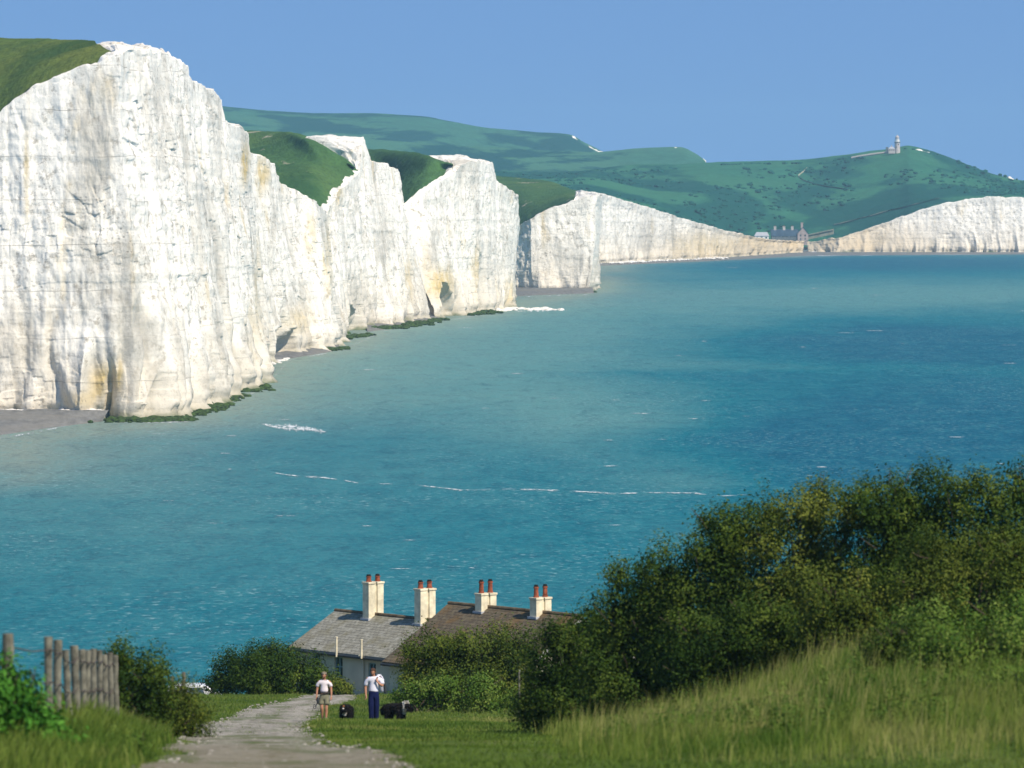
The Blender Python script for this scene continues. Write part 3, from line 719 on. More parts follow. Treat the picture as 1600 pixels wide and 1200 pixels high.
# ---------------------------------------------------------------- bushes
M_THORN = leaf_mat('hawthorn_leaves', (0.010, 0.030, 0.005), (0.046, 0.086, 0.010), (0.135, 0.178, 0.024))
M_OLIVE = leaf_mat('olive_leaves', (0.024, 0.048, 0.007), (0.090, 0.126, 0.016), (0.210, 0.225, 0.036))
M_BRAMBLE = leaf_mat('bramble_leaves', (0.034, 0.080, 0.010), (0.095, 0.165, 0.020), (0.230, 0.290, 0.060))
M_NETTLE = leaf_mat('nettle_leaves', (0.024, 0.095, 0.010), (0.075, 0.230, 0.024), (0.170, 0.350, 0.050))
M_BARK = simple('grey_brown_bark', (0.11, 0.085, 0.06), 0.9, 0.1, 0.3, 8)
def tube(bm, pts, rad, seg=6):
    rings = []
    for i, p in enumerate(pts):
        p = Vector(p); d = (Vector(pts[min(i + 1, len(pts) - 1)]) - Vector(pts[max(i - 1, 0)])).normalized()
        a = d.orthogonal().normalized(); b = d.cross(a); r = rad[i] if hasattr(rad, '__len__') else rad
        rings.append([bm.verts.new(p + (a * math.cos(k * 6.2832 / seg) + b * math.sin(k * 6.2832 / seg)) * r) for k in range(seg)])
    for q, w in zip(rings, rings[1:]):
        for k in range(seg): bm.faces.new((q[k], q[(k + 1) % seg], w[(k + 1) % seg], w[k]))
    bm.faces.new(rings[0][::-1]); bm.faces.new(rings[-1])
def bm_obj(name, bm, mat, parent=None, smooth=False):
    me = bpy.data.meshes.new(name); bmesh.ops.recalc_face_normals(bm, faces=bm.faces[:]); bm.to_mesh(me); bm.free()
    if smooth: me.polygons.foreach_set('use_smooth', [True] * len(me.polygons))
    return link(name, me, mat, parent)
def leaf_cloud(lobes, n, size, seed, clump=11, spread=0.22, twig=0.0, up=0.35):
    rg = np.random.default_rng(seed)
    L = np.array(lobes); w = (L[:, 3] * L[:, 4] + L[:, 3] * L[:, 5] + L[:, 4] * L[:, 5]); w /= w.sum()
    nc = n // clump
    li = rg.choice(len(L), nc, p=w)
    # each lobe carries many rounded sprays; clumps of leaves sit on the outside of the sprays
    ns = 24; off = rg.uniform(0, 50, 3)
    sd = rg.normal(size=(len(L), ns, 3)); sd /= np.linalg.norm(sd, axis=2)[..., None]
    sr = rg.uniform(0.22, 0.50, (len(L), ns)); sk = rg.uniform(0.55, 1.02, (len(L), ns))
    sk = np.where(rg.random((len(L), ns)) < 0.12, sk * 1.16, sk)
    si = rg.integers(0, ns, nc)
    D, R_, K_ = sd[li, si], sr[li, si], sk[li, si]
    d = rg.normal(size=(nc, 3)) + D * 0.9; d /= np.linalg.norm(d, axis=1)[:, None]
    inner = rg.random(nc)
    rad = np.minimum(np.minimum(L[li, 3], L[li, 4]), L[li, 5])
    rr = np.where(inner < 0.80, rg.uniform(0.85, 1.05, nc), rg.uniform(0.2, 0.85, nc))
    rr = np.where(rg.random(nc) < 0.05, rr * rg.uniform(1.05, 1.22, nc), rr)
    c = L[li, :3] + D * K_[:, None] * (L[li, 3:6] - 0.6 * (rad * R_)[:, None]) + d * (rr * R_ * (rad * 0.6 + 0.4 * L[li, 3]))[:, None]
    core = rg.random(nc) < 0.10
    c = np.where(core[:, None], L[li, :3] + d * L[li, 3:6] * rg.uniform(0.2, 0.6, nc)[:, None], c)
    gap = vnoise(c[:, 0] / 0.42, c[:, 1] / 0.42, c[:, 2] / 0.42, seed + 8)
    k = (gap > -0.33) | (inner > 0.8); c, d, li, si = c[k], d[k], li[k], si[k]; nc = len(c); st_ = rg.normal(size=(len(L), ns)) * 0.17
    ct = np.clip(0.5 + 0.38 * fbm(c[:, 0] / 0.7, c[:, 1] / 0.7, c[:, 2] / 0.5, seed + 2, 3) + st_[li, si] + rg.normal(size=nc) * 0.10, 0, 1)
    m = nc * clump
    g = d * 0.7 + rg.normal(size=(nc, 3)) * 0.5; g[:, 2] += up; g /= np.linalg.norm(g, axis=1)[:, None]
    along_ = rg.uniform(-1, 1, (nc, clump))
    q = c[:, None] + g[:, None] * (along_[..., None] * spread * 1.5) + rg.normal(size=(nc, clump, 3)) * spread * 0.45
    q = q.reshape(m, 3)
    nn = np.repeat(d, clump, 0) * 1.5 + rg.normal(size=(m, 3)) * 0.36; nn[:, 2] += 0.35
    nn /= np.linalg.norm(nn, axis=1)[:, None]
    ax = np.cross(nn, rg.normal(size=(m, 3))); ax /= np.linalg.norm(ax, axis=1)[:, None] + 1e-9
    bx = np.cross(nn, ax); s = size * rg.uniform(0.6, 1.3, m)[:, None]
    V = np.stack([q - ax * s, q - bx * s * 0.55 + nn * s * 0.15, q + ax * s, q + bx * s * 0.55 + nn * s * 0.15], 1).reshape(-1, 3)
    F = np.arange(m * 4).reshape(m, 4)
    tint = np.clip(np.repeat(ct, clump) + rg.normal(size=m) * 0.06, 0, 1)
    return V, F, np.repeat(tint, 4)
def bush(label, cx, by, lobes_px, Y, n, mat, size=0.05, name='bush', cat='bush', group=None, spread=0.2, seed=0, clump=11, up=0.35, stems=16):
    """lobes_px: (x, y, rx, ry[, dY]) in photo pixels at depth Y; base under pixel column cx"""
    bx = (cx - 800) * Y / FPX; bz = float(gz(bx, Y))
    root = empty(name, (bx, Y, bz))
    tag(root, label, cat, group)
    k = Y / FPX; lobes = []
    for x, y, rx, ry, *dy in lobes_px:
        p = P(x, y, Y + (dy[0] if dy else 0)); lobes.append((p[0] - bx, p[1] - Y, p[2] - bz, rx * k, (rx + ry) * 0.5 * k, ry * k))
    # skirts: the outer branches come down to the ground
    for l in list(lobes):
        g = float(gz(l[0] + bx, l[1] + Y)) - bz; ht = l[2] - g
        if ht > l[5] * 0.55:
            hz = ht * 0.62
            lobes.append((l[0], l[1], g + hz * 0.8, l[3] * 0.95, l[4] * 0.95, hz))
    V, F, T = leaf_cloud(lobes, n, size, seed + 100, clump, spread, 0, up)
    link('foliage', np_mesh('foliage', V, F, {'tint': ('POINT', T)}), mat, root)
    bm = bmesh.new(); rg = random.Random(seed)
    for i in range(stems):
        l = lobes[i % len(lobes)]
        e = Vector((l[0] + rg.uniform(-.5, .5) * l[3], l[1] + rg.uniform(-.5, .5) * l[4], l[2] + rg.uniform(0, .7) * l[5]))
        if i > 5:      # bare twigs poking out of the crown
            d = Vector((rg.uniform(-1, 1), rg.uniform(-1, .2), rg.uniform(.1, 1.1))).normalized(); q = Vector(l[:3])
            rr = Vector((d.x * l[3], d.y * l[4], d.z * l[5])); a, b, c = q + rr * .5, q + rr * .85, q + rr * rg.uniform(1.05, 1.25) + Vector((rg.uniform(-.1, .1), 0, rg.uniform(0, .12)))
            tube(bm, [a, b, c], [0.016, 0.011, 0.005], 5)
            tube(bm, [b, b.lerp(c, .6) + Vector((rg.uniform(-.14, .14), 0, .10))], [0.008, 0.004], 5); continue
        s0 = Vector((rg.uniform(-.25, .25), rg.uniform(-.2, .2), -0.15)); m1 = s0.lerp(e, .35) + Vector((rg.uniform(-.2, .2), rg.uniform(-.2, .2), .15)); m2 = s0.lerp(e, .7) + Vector((rg.uniform(-.15, .15), 0, .1))
        tube(bm, [s0, m1, m2, e], [0.05, 0.035, 0.022, 0.008])
    bm_obj('stem', bm, M_BARK, root)
    return root
G_TH = 'bushes of the dark thicket on the right bank'
bush('dark thorn bush at the lower left end of the thicket, beside the cottages', 880, 1130, [(880, 1050, 62, 80), (935, 1015, 56, 66), (915, 1090, 62, 45), (845, 1088, 40, 50), (936, 975, 30, 34), (878, 1000, 34, 30)], 128, 62000, M_THORN, 0.042, group=G_TH, seed=1)
bush('wind-cut thorn bush with a ragged twig reaching left over the sea', 1000, 1080, [(1016, 938, 56, 72), (1050, 892, 56, 60), (980, 1000, 80, 75), (1050, 980, 70, 80), (965, 905, 16, 34)], 123, 70000, M_THORN, 0.042, group=G_TH, seed=2)
bush('dark thorn bush rising in a step above the wind-cut one', 1120, 1040, [(1120, 850, 52, 66), (1170, 840, 74, 58), (1120, 930, 80, 80), (1170, 960, 80, 75)], 122, 70000, M_THORN, 0.042, group=G_TH, seed=3)
bush('brownish olive thorn bush in the middle of the thicket skyline', 1260, 1010, [(1250, 820, 80, 58), (1310, 800, 70, 56), (1240, 900, 90, 80), (1300, 930, 85, 80)], 121, 70000, M_OLIVE, 0.042, group=G_TH, seed=4)
bush('tall thorn bush under the top of the thicket, right of the olive one', 1400, 980, [(1390, 790, 75, 54), (1445, 778, 70, 48), (1390, 870, 90, 80), (1460, 860, 80, 70)], 120, 70000, M_THORN, 0.042, group=G_TH, seed=5)
bush('highest thorn bush, at the right edge of the photo', 1560, 960, [(1530, 785, 75, 48), (1600, 772, 80, 48), (1545, 860, 90, 80), (1625, 850, 80, 80)], 119, 70000, M_THORN, 0.042, group=G_TH, seed=6)
bush('light olive bush standing out in front of the dark thicket', 1320, 1000, [(1315, 945, 62, 52), (1365, 960, 45, 42), (1285, 960, 40, 36)], 114, 30000, M_OLIVE, 0.040, group=G_TH, seed=7)
bush('dusty green scrub below the top of the thicket on the right', 1490, 980, [(1480, 880, 75, 52), (1550, 880, 75, 56), (1430, 920, 55, 45), (1610, 890, 60, 60)], 114, 40000, M_OLIVE, 0.038, group=G_TH, seed=8)
bush('sprawling pale bramble patch on the bank at the right edge', 1540, 1030, [(1480, 985, 75, 40), (1560, 975, 75, 45), (1620, 985, 60, 50), (1420, 975, 45, 30)], 109, 36000, M_BRAMBLE, 0.042, 'bramble', 'bramble', seed=9, up=0.5)
bush('lush green bramble mound with pale new leaves above the tall grass', 1500, 1040, [(1460, 1025, 50, 34), (1525, 1025, 66, 40), (1595, 1020, 60, 52), (1560, 1060, 44, 26)], 95, 30000, M_BRAMBLE, 0.036, 'bramble', 'bramble', seed=29, up=0.7)
bush('loose weeds and thin stems at the right edge, low on the bank', 1580, 1110, [(1560, 1090, 44, 26), (1612, 1080, 40, 36), (1490, 1085, 36, 18)], 88, 9000, M_BRAMBLE, 0.030, 'weeds', 'weeds', seed=30, up=0.9)
bush('small dark thorn shrub standing alone in the grass of the bank', 1395, 1060, [(1395, 1015, 42, 38), (1432, 1000, 34, 28), (1388, 1045, 26, 24)], 96, 13000, M_THORN, 0.036, 'shrub', 'shrub', seed=10, up=0.5)
bush('low bramble clump filling the foot of the thicket', 1130, 1050, [(1090, 1010, 66, 52), (1170, 985, 62, 45), (1230, 985, 50, 40)], 116, 30000, M_THORN, 0.040, 'bramble', 'bramble', seed=11)
bush('broad flat-topped bush between the couple and the cottages', 740, 1085, [(664, 1012, 44, 32), (735, 1010, 64, 28), (800, 1010, 50, 34), (695, 1045, 68, 34), (790, 1045, 60, 44)], 200, 62000, M_OLIVE, 0.055, seed=12, spread=0.26)
bush('small weedy bush low on the verge behind the man', 650, 1095, [(640, 1083, 30, 18), (690, 1078, 40, 20), (750, 1080, 50, 22)], 192, 14000, M_BRAMBLE, 0.05, seed=13)
bush('rounded dark bush left of the cottages', 420, 1090, [(400, 1045, 64, 36), (455, 1052, 52, 30), (500, 1066, 32, 20), (345, 1066, 28, 18), (418, 1032, 40, 26)], 231, 56000, M_THORN, 0.055, seed=14, spread=0.26)
bush('reddish bush edge sloping down beside the cottage wall', 540, 1085, [(528, 1076, 20, 12), (543, 1080, 12, 8)], 229, 6000, M_OLIVE, 0.05, seed=15)
bush('dark bush growing over the end of the wooden fence', 210, 1110, [(195, 1045, 40, 44), (235, 1060, 40, 46), (180, 1030, 26, 26), (215, 1090, 50, 30)], 108, 24000, M_THORN, 0.035, seed=16, spread=0.16)
bush('dry brown bramble between the fence and the track', 280, 1115, [(285, 1085, 28, 24), (295, 1110, 40, 20), (255, 1105, 30, 24)], 112, 12000, M_OLIVE, 0.03, 'bramble', 'bramble', seed=17, up=0.6)
bush('bright green nettles in front of the fence at the left edge', 30, 1190, [(30, 1110, 46, 60), (75, 1150, 38, 46), (-20, 1100, 50, 80), (20, 1070, 26, 36), (100, 1180, 30, 30)], 73, 13000, M_NETTLE, 0.045, 'nettle_patch', 'nettles', seed=18, up=0.9, spread=0.14)
bush('dark green weeds at the lower left, under the nettles', 150, 1200, [(150, 1178, 50, 16), (80, 1195, 60, 24), (190, 1165, 34, 14)], 76, 6000, M_BRAMBLE, 0.032, 'weeds', 'weeds', seed=19, up=0.6, spread=0.12)

def bank_weeds():
    rg = np.random.default_rng(44); lobes = []
    while len(lobes) < 120:
        X, Y = rg.uniform(1.5, 12), rg.uniform(80, 116)
        if X > Y * 0.108 or kb(np.array(X), np.array(Y)) < .3 or vnoise(X / 2.2, Y / 3.5, 0, 12) < -.05: continue
        r = rg.uniform(.10, .32); lobes.append((X, Y, float(gz(X, Y)) + r * rg.uniform(.5, 1.6), r * 1.2, r * 1.2, r))
    V, F, T = leaf_cloud(lobes, 26000, .030, 77, 9, .10, 0, .9)
    tag(link('weeds', np_mesh('weeds', V, F, {'tint': ('POINT', T)}), M_BRAMBLE), 'leafy weeds scattered through the tall grass of the bank', 'weeds', kind='stuff')
bank_weeds()
# ---------------------------------------------------------------- cottages
def box(bm, c, sx, sy, sz, M=None):
    """box with its base centre at c; M maps local to parent space"""
    vs = []
    for z in (0, sz):
        for x, y in ((-1, -1), (1, -1), (1, 1), (-1, 1)):
            v = Vector((c[0] + x * sx / 2, c[1] + y * sy / 2, c[2] + z)); vs.append(bm.verts.new(M @ v if M else v))
    for f in ((3, 2, 1, 0), (4, 5, 6, 7), (0, 1, 5, 4), (1, 2, 6, 5), (2, 3, 7, 6), (3, 0, 4, 7)): bm.faces.new([vs[i] for i in f])
def bevel_obj(o, w=0.01):
    b = o.modifiers.new('bevel', 'BEVEL'); b.width = w; b.segments = 2; b.limit_method = 'ANGLE'
    return o
M_RENDER = simple('pale_render', (0.62, 0.59, 0.43), 0.9, 0.1, 0.10, 1.2)
M_CHIM = simple('cream_chimney_paint', (0.76, 0.67, 0.47), 0.85, 0.15, 0.22, 2.6)
M_TERRA = simple('terracotta', (0.30, 0.085, 0.045), 0.85, 0.15, 0.35, 5)
M_SOOT = simple('soot_black', (0.02, 0.018, 0.016), 0.9, 0.1, 0.2, 5)
M_WHITE = simple('white_paint', (0.80, 0.78, 0.72), 0.6, 0.3, 0.06, 4)
M_GLASS = simple('dark_pane', (0.025, 0.055, 0.06), 0.12, 0.6, 0.1, 2)
M_FRAME = simple('blue_green_frame', (0.22, 0.36, 0.36), 0.6, 0.3, 0.08, 4)
M_GUTTER = simple('black_gutter', (0.03, 0.035, 0.035), 0.5, 0.4, 0.1, 4)
M_LEAD = simple('lead_flashing', (0.42, 0.42, 0.43), 0.7, 0.3, 0.12, 4)
def roof_mat(name, base, spot, moss, moss_amt):
    t = NT(name)
    u = t.n('TexCoord').outputs['Object']
    br = t.n('TexBrick', Vector=t.n('Mapping', Vector=u, Rotation=(0, 0, 0)).outputs[0], Scale=1.0, Color1=base, Color2=tuple(c * 1.25 for c in base) , Mortar=tuple(c * 0.45 for c in base))
    br.inputs['Brick Width'].default_value = 0.28; br.inputs['Row Height'].default_value = 0.17; br.inputs['Mortar Size'].default_value = 0.012
    n1 = t.noise(u, 3.2, 7, 0.75); n2 = t.noise(u, 0.7, 5, 0.65)
    col = t.mix(t.ramp(n1, (0.48, 0.0), (0.66, 0.75)), br.outputs[0], spot)
    col = t.mix(t.ramp(n2, (0.50, 0.0), (0.66, moss_amt)), col, moss)
    t.bump(t.math('ADD', br.outputs['Fac'], t.math('MULTIPLY', n1, -0.8)), 0.6, 0.03)
    return t.fin(col, 0.9, 0.15)
M_SLATE = roof_mat('lichened_slate', (0.215, 0.205, 0.165), (0.40, 0.39, 0.33), (0.17, 0.15, 0.075), 0.6)
M_TILE = roof_mat('brown_tile', (0.100, 0.080, 0.055), (0.19, 0.16, 0.10), (0.21, 0.115, 0.03), 0.5)
M_RIDGE = simple('ridge_tile', (0.16, 0.12, 0.075), 0.9, 0.1, 0.35, 3)
E1 = Vector((0.64, -0.768, 0)); E2 = Vector((-0.768, -0.64, 0)); EA = math.atan2(E1.y, E1.x)
def roof_slopes(bm, L, d, h, zE, ov, th):
    """two pitched slabs over a body of length L along x; ridge on y = 0"""
    for s in (-1, 1):
        sl = h / d; ev = 0.28
        a = [(-ov, 0, zE + h), (L + ov, 0, zE + h), (L + ov, s * (d + ev), zE - sl * ev), (-ov, s * (d + ev), zE - sl * ev)]
        lo = [bm.verts.new(q) for q in a]; hi = [bm.verts.new((q[0], q[1], q[2] + th)) for q in a]
        bm.faces.new(hi); bm.faces.new(lo[::-1])
        for i in range(4): bm.faces.new((lo[i], lo[(i + 1) % 4], hi[(i + 1) % 4], hi[i]))
def cottage(label, o, L, d, h, zE, zB, roofm, windows, pipes, chims, down=None, gable_trim=True, vents=()):
    """o: ridge start on plan; local x along the ridge towards the viewer's right, local -y = front wall side"""
    root = empty('cottage', (o[0], o[1], zB), EA); tag(root, label, 'cottage')
    e, H = zE - zB, h
    bm = bmesh.new()
    # walls with gables, front wall built round its window openings
    def quad(pts): bm.faces.new([bm.verts.new(p) for p in pts])
    yF, yR = -d, d
    xs = sorted({0.0, L} | {w[0] for w in windows} | {w[1] for w in windows})
    for x0, x1 in zip(xs, xs[1:]):
        w = [q for q in windows if q[0] <= x0 and q[1] >= x1]
        if not w: quad([(x0, yF, -1.2), (x1, yF, -1.2), (x1, yF, e), (x0, yF, e)])
        else:
            a, b, z0, z1 = w[0][:4]
            quad([(x0, yF, -1.2), (x1, yF, -1.2), (x1, yF, z0), (x0, yF, z0)]); quad([(x0, yF, z1), (x1, yF, z1), (x1, yF, e), (x0, yF, e)])
            quad([(x0, yF, z0), (x1, yF, z0), (x1, yF + .16, z0), (x0, yF + .16, z0)]); quad([(x0, yF + .16, z1), (x1, yF + .16, z1), (x1, yF, z1), (x0, yF, z1)])
            quad([(x0, yF, z0), (x0, yF + .16, z0), (x0, yF + .16, z1), (x0, yF, z1)]); quad([(x1, yF + .16, z0), (x1, yF, z0), (x1, yF, z1), (x1, yF + .16, z1)])
    quad([(L, yR, -1.2), (0, yR, -1.2), (0, yR, e), (L, yR, e)])
    for x, s in ((0, 1), (L, -1)):
        p = [(x, yR, -1.2), (x, yF, -1.2), (x, yF, e), (x, 0, e + H - 0.02), (x, yR, e)]
        bm.faces.new([bm.verts.new(q) for q in (p if s > 0 else p[::-1])])
    link_w = bpy.data.meshes.new('wall'); bm.to_mesh(link_w); bm.free()
    link('wall', link_w, M_RENDER, root)
    bm = bmesh.new(); roof_slopes(bm, L, d, H, e, 0.22, 0.09)
    rf = bm_obj('roof', bm, roofm, root)
    bm = bmesh.new(); tube(bm, [(-0.22, 0, e + H + 0.09), (L / 2, 0, e + H + 0.10), (L + 0.22, 0, e + H + 0.09)], 0.085, 8)
    bm_obj('ridge', bm, M_RIDGE, rf)
    for x in ((-0.235, L + 0.235) if gable_trim else (-0.235,)):
        for s in (-1, 1):
            bm = bmesh.new(); sl = H / d; y1 = s * (d + 0.28)
            q = [(x, 0, e + H + .02), (x, y1, e - sl * .28 + .02), (x, y1, e - sl * .28 - .16), (x, 0, e + H - .16)]
            a = [bm.verts.new((u[0] - .015, u[1], u[2])) for u in q]; b = [bm.verts.new((u[0] + .015, u[1], u[2])) for u in q]
            bm.faces.new(a); bm.faces.new(b[::-1])
            for i in range(4): bm.faces.new((a[i], b[i], b[(i + 1) % 4], a[(i + 1) % 4]))
            bm_obj('bargeboard', bm, M_WHITE, rf)
    bm = bmesh.new(); sl = H / d
    tube(bm, [(-0.2, -d - .33, e - sl * .28 - .03), (L + .2, -d - .33, e - sl * .28 - .03)], 0.06, 8)
    bm_obj('gutter', bm, M_GUTTER, root)
    for a, b, z0, z1, nl in windows:
        bm = bmesh.new(); m = yF + .10
        for x in np.linspace(a, b, nl + 1): box(bm, (min(max(x, a + .03), b - .03), m, z0), .06, .06, z1 - z0)
        for z in (z0, z1 - .06, (z0 + z1) / 2): box(bm, ((a + b) / 2, m + .004, z), b - a, .05, .05)
        w = bm_obj('window', bm, M_FRAME, root)
        bm = bmesh.new(); box(bm, ((a + b) / 2, m + .02, z0 + .01), b - a - .02, .012, z1 - z0 - .02); bm_obj('pane', bm, M_GLASS, w)
        bm = bmesh.new(); box(bm, ((a + b) / 2, yF - .03, z0 - .07), b - a + .14, .14, .066); bm_obj('sill', bm, M_RENDER, w)
    if down is not None:
        bm = bmesh.new(); tube(bm, [(down, -d - .06, -1.0), (down, -d - .06, e - .25), (down, -d - .3, e - .08)], .045, 8); bm_obj('downpipe', bm, M_RENDER, root)
    for x, z0, z1 in vents:
        bm = bmesh.new(); tube(bm, [(x, -d - .40, e + z0), (x, -d - .40, e + z1)], .05, 10); tube(bm, [(x, -d - .40, e + z1), (x, -d - .40, e + z1 + .05)], .065, 10)
        box(bm, (x, -d - .22, e + z0 + .02), .05, .36, .05)
        bm_obj('vent_pipe', bm, M_CHIM, root)
    for x, top, pot, pr in chims:
        # two flues side by side across the ridge, with a narrow recess between
        bm = bmesh.new(); zb = e + H - .75; zt = e + H + top
        for s in (-1, 1):
            box(bm, (x, s * .26, zb), .46, .36, zt - zb)
            box(bm, (x, s * .26, zt), .53, .43, .09)
        box(bm, (x, 0, zb), .32, .20, zt - zb - .03)
        c = bevel_obj(bm_obj('chimney', bm, M_CHIM, root), .012)
        for s in (-1, 1):
            bm = bmesh.new(); zc = zt + .085
            tube(bm, [(x, s * .26, zc), (x, s * .26, zc + pot * .15), (x, s * .26, zc + pot * .16), (x, s * .26, zc + pot * .85), (x, s * .26, zc + pot * .86), (x, s * .26, zc + pot)],
                 [pr * 1.2, pr * 1.15, pr, pr * .86, pr * 1.12, pr * 1.08], 14)
            p = bm_obj('chimney_pot', bm, M_TERRA, c)
            bm = bmesh.new(); tube(bm, [(x, s * .26, zc + pot + .002), (x, s * .26, zc + pot + .09)], [pr * .95, pr * .7], 12); bm_obj('cowl', bm, M_SOOT, p)
        bm = bmesh.new()
        for s in (-1, 1):
            box(bm, (x, s * .29, e + H - .29 * sl + .085 - .10), .60, .46, .10)
        bm_obj('flashing', bm, M_LEAD, c)
    return root
cottage('nearer white cottage with the grey lichened roof, two tall cream chimneys', (-8.1, 238.6), 8.7, 2.5, 1.40, 25.95, 23.6,
        M_SLATE, [(1.35, 1.85, 1.55, 2.05, 2), (2.95, 3.55, 1.10, 2.05, 2), (5.45, 6.0, 0.95, 1.95, 2), (7.0, 7.9, 0.85, 1.92, 2)], None,
        [(2.63, 1.50, .26, .12), (6.45, 1.42, .30, .12)], 5.15, False, [(3.60, -.25, .62), (5.45, -.20, .62)])
cottage('cottage with the dark brown mossy roof and two short chimneys with tall red pots', (-2.73, 232.2), 8.8, 3.6, 2.25, 25.95, 23.2,
        M_TILE, [(2.0, 2.9, 1.1, 2.2, 2), (5.6, 6.5, 1.1, 2.2, 2)], None, [(2.42, 0.62, .52, .11), (6.25, 0.66, .48, .11)], None, True)

# ---------------------------------------------------------------- fence
M_POST = simple('weathered_wood', (0.175, 0.165, 0.125), 0.9, 0.1, 0.35, 7)
M_WIRE = simple('rusty_wire', (0.09, 0.065, 0.05), 0.7, 0.3, 0.2, 5)
def fence():
    posts = [(12, 990, 76, 1.35, .085, 1), (75, 995, 80, 1.45, .066, 0), (90, 1000, 82.5, 1.45, .068, 0), (103, 1016, 84.5, 1.4, .060, 0), (116, 1009, 86.5, 1.4, .072, 0), (128, 1015, 88.5, 1.4, .060, 1), (137, 1016, 90, 1.4, .056, 0),
             (146, 1014, 91.5, 1.4, .062, 0), (155, 1016, 93.5, 1.35, .058, 1), (163, 1023, 95.5, 1.35, .064, 0), (171, 1020, 97.5, 1.3, .056, 0), (179, 1024, 99.5, 1.3, .060, 0)]
    pts = []
    x0, y0, Y0 = posts[0][:3]; b = P(x0, y0, Y0)
    root = empty('fence', (b[0], Y0, float(gz(b[0], Y0))))
    tag(root, 'weathered round-post fence with sagging wire along the left verge', 'fence')
    for x, y, Y, h, r, lean in posts:
        t = Vector(P(x, y, Y)) - root.location; rg = random.Random(x)
        g = t.copy(); g.z = float(gz(t.x + root.location.x, Y)) - root.location.z - 0.25; g.x += rg.uniform(-.05, .05) + .02
        bm = bmesh.new(); n = 7
        q = [g.lerp(t, i / n) + Vector((rg.uniform(-.008, .008), 0, 0)) for i in range(n + 1)]
        tube(bm, q, [r * rg.uniform(.92, 1.06) for _ in q], 10)
        bm_obj('post', bm, M_POST, root, False); pts.append((t, g))
    for fz in (0.14, 0.50):
        bm = bmesh.new(); q = []
        for (t, g), (t2, g2) in zip(pts, pts[1:]):
            for f in (0, .5):
                a = t.lerp(t2, f); z = fz * 1.4 + (0.05 if f else 0)
                q.append(Vector((a.x + .06, a.y - .03, a.z - z)))
        tube(bm, q, .012, 5); bm_obj('wire', bm, M_WIRE, root)
    return root
fence()
def far_post():
    Y = 126; b = P(287, 1050, Y); z = float(gz(b[0], Y))
    root = empty('gatepost', (b[0], Y, z)); tag(root, 'single weathered gatepost beyond the bramble, near the parked car', 'gatepost')
    for dx, r, dz in ((0, .05, 0), (-.28, .045, -.10), (-.5, .04, -.2)):
        bm = bmesh.new(); tube(bm, [(dx, 0, -.3), (dx + .01, 0, .5), (dx, 0, b[2] - z + dz)], [r, r * .96, r * .9], 9)
        bm_obj('post', bm, M_POST, root)
    bm = bmesh.new()
    for k in range(2): box(bm, (-.26, .055, .35 + k * .35), .62, .02, .09)
    bm_obj('rail', bm, M_POST, root)
far_post()

# ---------------------------------------------------------------- car behind the crest of the turf
def car():
    Y = 241; X = (286 - 800) * Y / FPX; zr = HC - (1069 - HZ) * Y / FPX
    root = empty('parked_car', (X, Y, zr - 1.42), math.radians(6)); tag(root, 'white-roofed parked car almost hidden behind the crest of the turf', 'car')
    Mc = simple('white_car_paint', (0.78, 0.78, 0.77), 0.3, 0.5, 0.03, 2); Mg = simple('car_glass', (0.05, 0.07, 0.08), 0.08, 0.7, 0.05, 2); Mt = simple('tyre_rubber', (0.02, 0.02, 0.02), 0.8, 0.2, 0.1, 5)
    prof = [(-1.95, .35), (-1.98, .75), (-1.2, .88), (-.55, 1.36), (-.2, 1.42), (.85, 1.42), (1.1, 1.38), (1.75, .95), (1.95, .85), (1.98, .35)]
    def shell(prof, hw, ins):
        bm = bmesh.new(); L = [bm.verts.new((x, -hw + ins * max(0, z - .9), z)) for x, z in prof]; R = [bm.verts.new((x, hw - ins * max(0, z - .9), z)) for x, z in prof]
        n = len(prof); bm.faces.new(L); bm.faces.new(R[::-1])
        for i in range(n): bm.faces.new((L[i], R[i], R[(i + 1) % n], L[(i + 1) % n]))
        return bm
    bevel_obj(bm_obj('body', shell(prof, .84, .35), Mc, root), .05)
    for s in (-1, 1):
        for a, b in ((-.95, .1), (.16, 1.05)):
            q = [(a + .05, .93), (a + (.42 if a < 0 else .04), 1.32), (b - .02 if a < 0 else b - .2, 1.32), (b, .93)]
            bm = bmesh.new(); A = [bm.verts.new((x, s * (.845 - .35 * max(0, z - .9)), z)) for x, z in q]; B = [bm.verts.new((x, s * (.825 - .35 * max(0, z - .9)), z)) for x, z in q]
            bm.faces.new(A); bm.faces.new(B[::-1])
            for i in range(4): bm.faces.new((A[i], B[i], B[(i + 1) % 4], A[(i + 1) % 4]))
            bm_obj('window', bm, Mg, root)
        for x in (-1.25, 1.25):
            bm = bmesh.new(); tube(bm, [(x, s * .74, .31), (x, s * .86, .31)], .31, 20); w = bm_obj('wheel', bm, Mt, root)
            bm = bmesh.new(); tube(bm, [(x, s * .845, .31), (x, s * .868, .31)], .18, 16); bm_obj('rim', bm, M_LEAD, w)
    for x0, z0, x1, z1 in ((1.16, 1.33, 1.66, .99), (-1.12, .93, -.62, 1.30)):
        bm = bmesh.new(); d = Vector((z0 - z1, 0, x1 - x0)).normalized() * (.012 if x0 > 0 else -.012); d.z = abs(d.z); 
        q = [Vector((x0, -.62, z0)), Vector((x0, .62, z0)), Vector((x1, .66, z1)), Vector((x1, -.66, z1))]
        A = [bm.verts.new(v + d) for v in q]; B = [bm.verts.new(v - d) for v in q]
        bm.faces.new(A); bm.faces.new(B[::-1])
        for i in range(4): bm.faces.new((A[i], B[i], B[(i + 1) % 4], A[(i + 1) % 4]))
        bm_obj('windscreen', bm, Mg, root)
car()

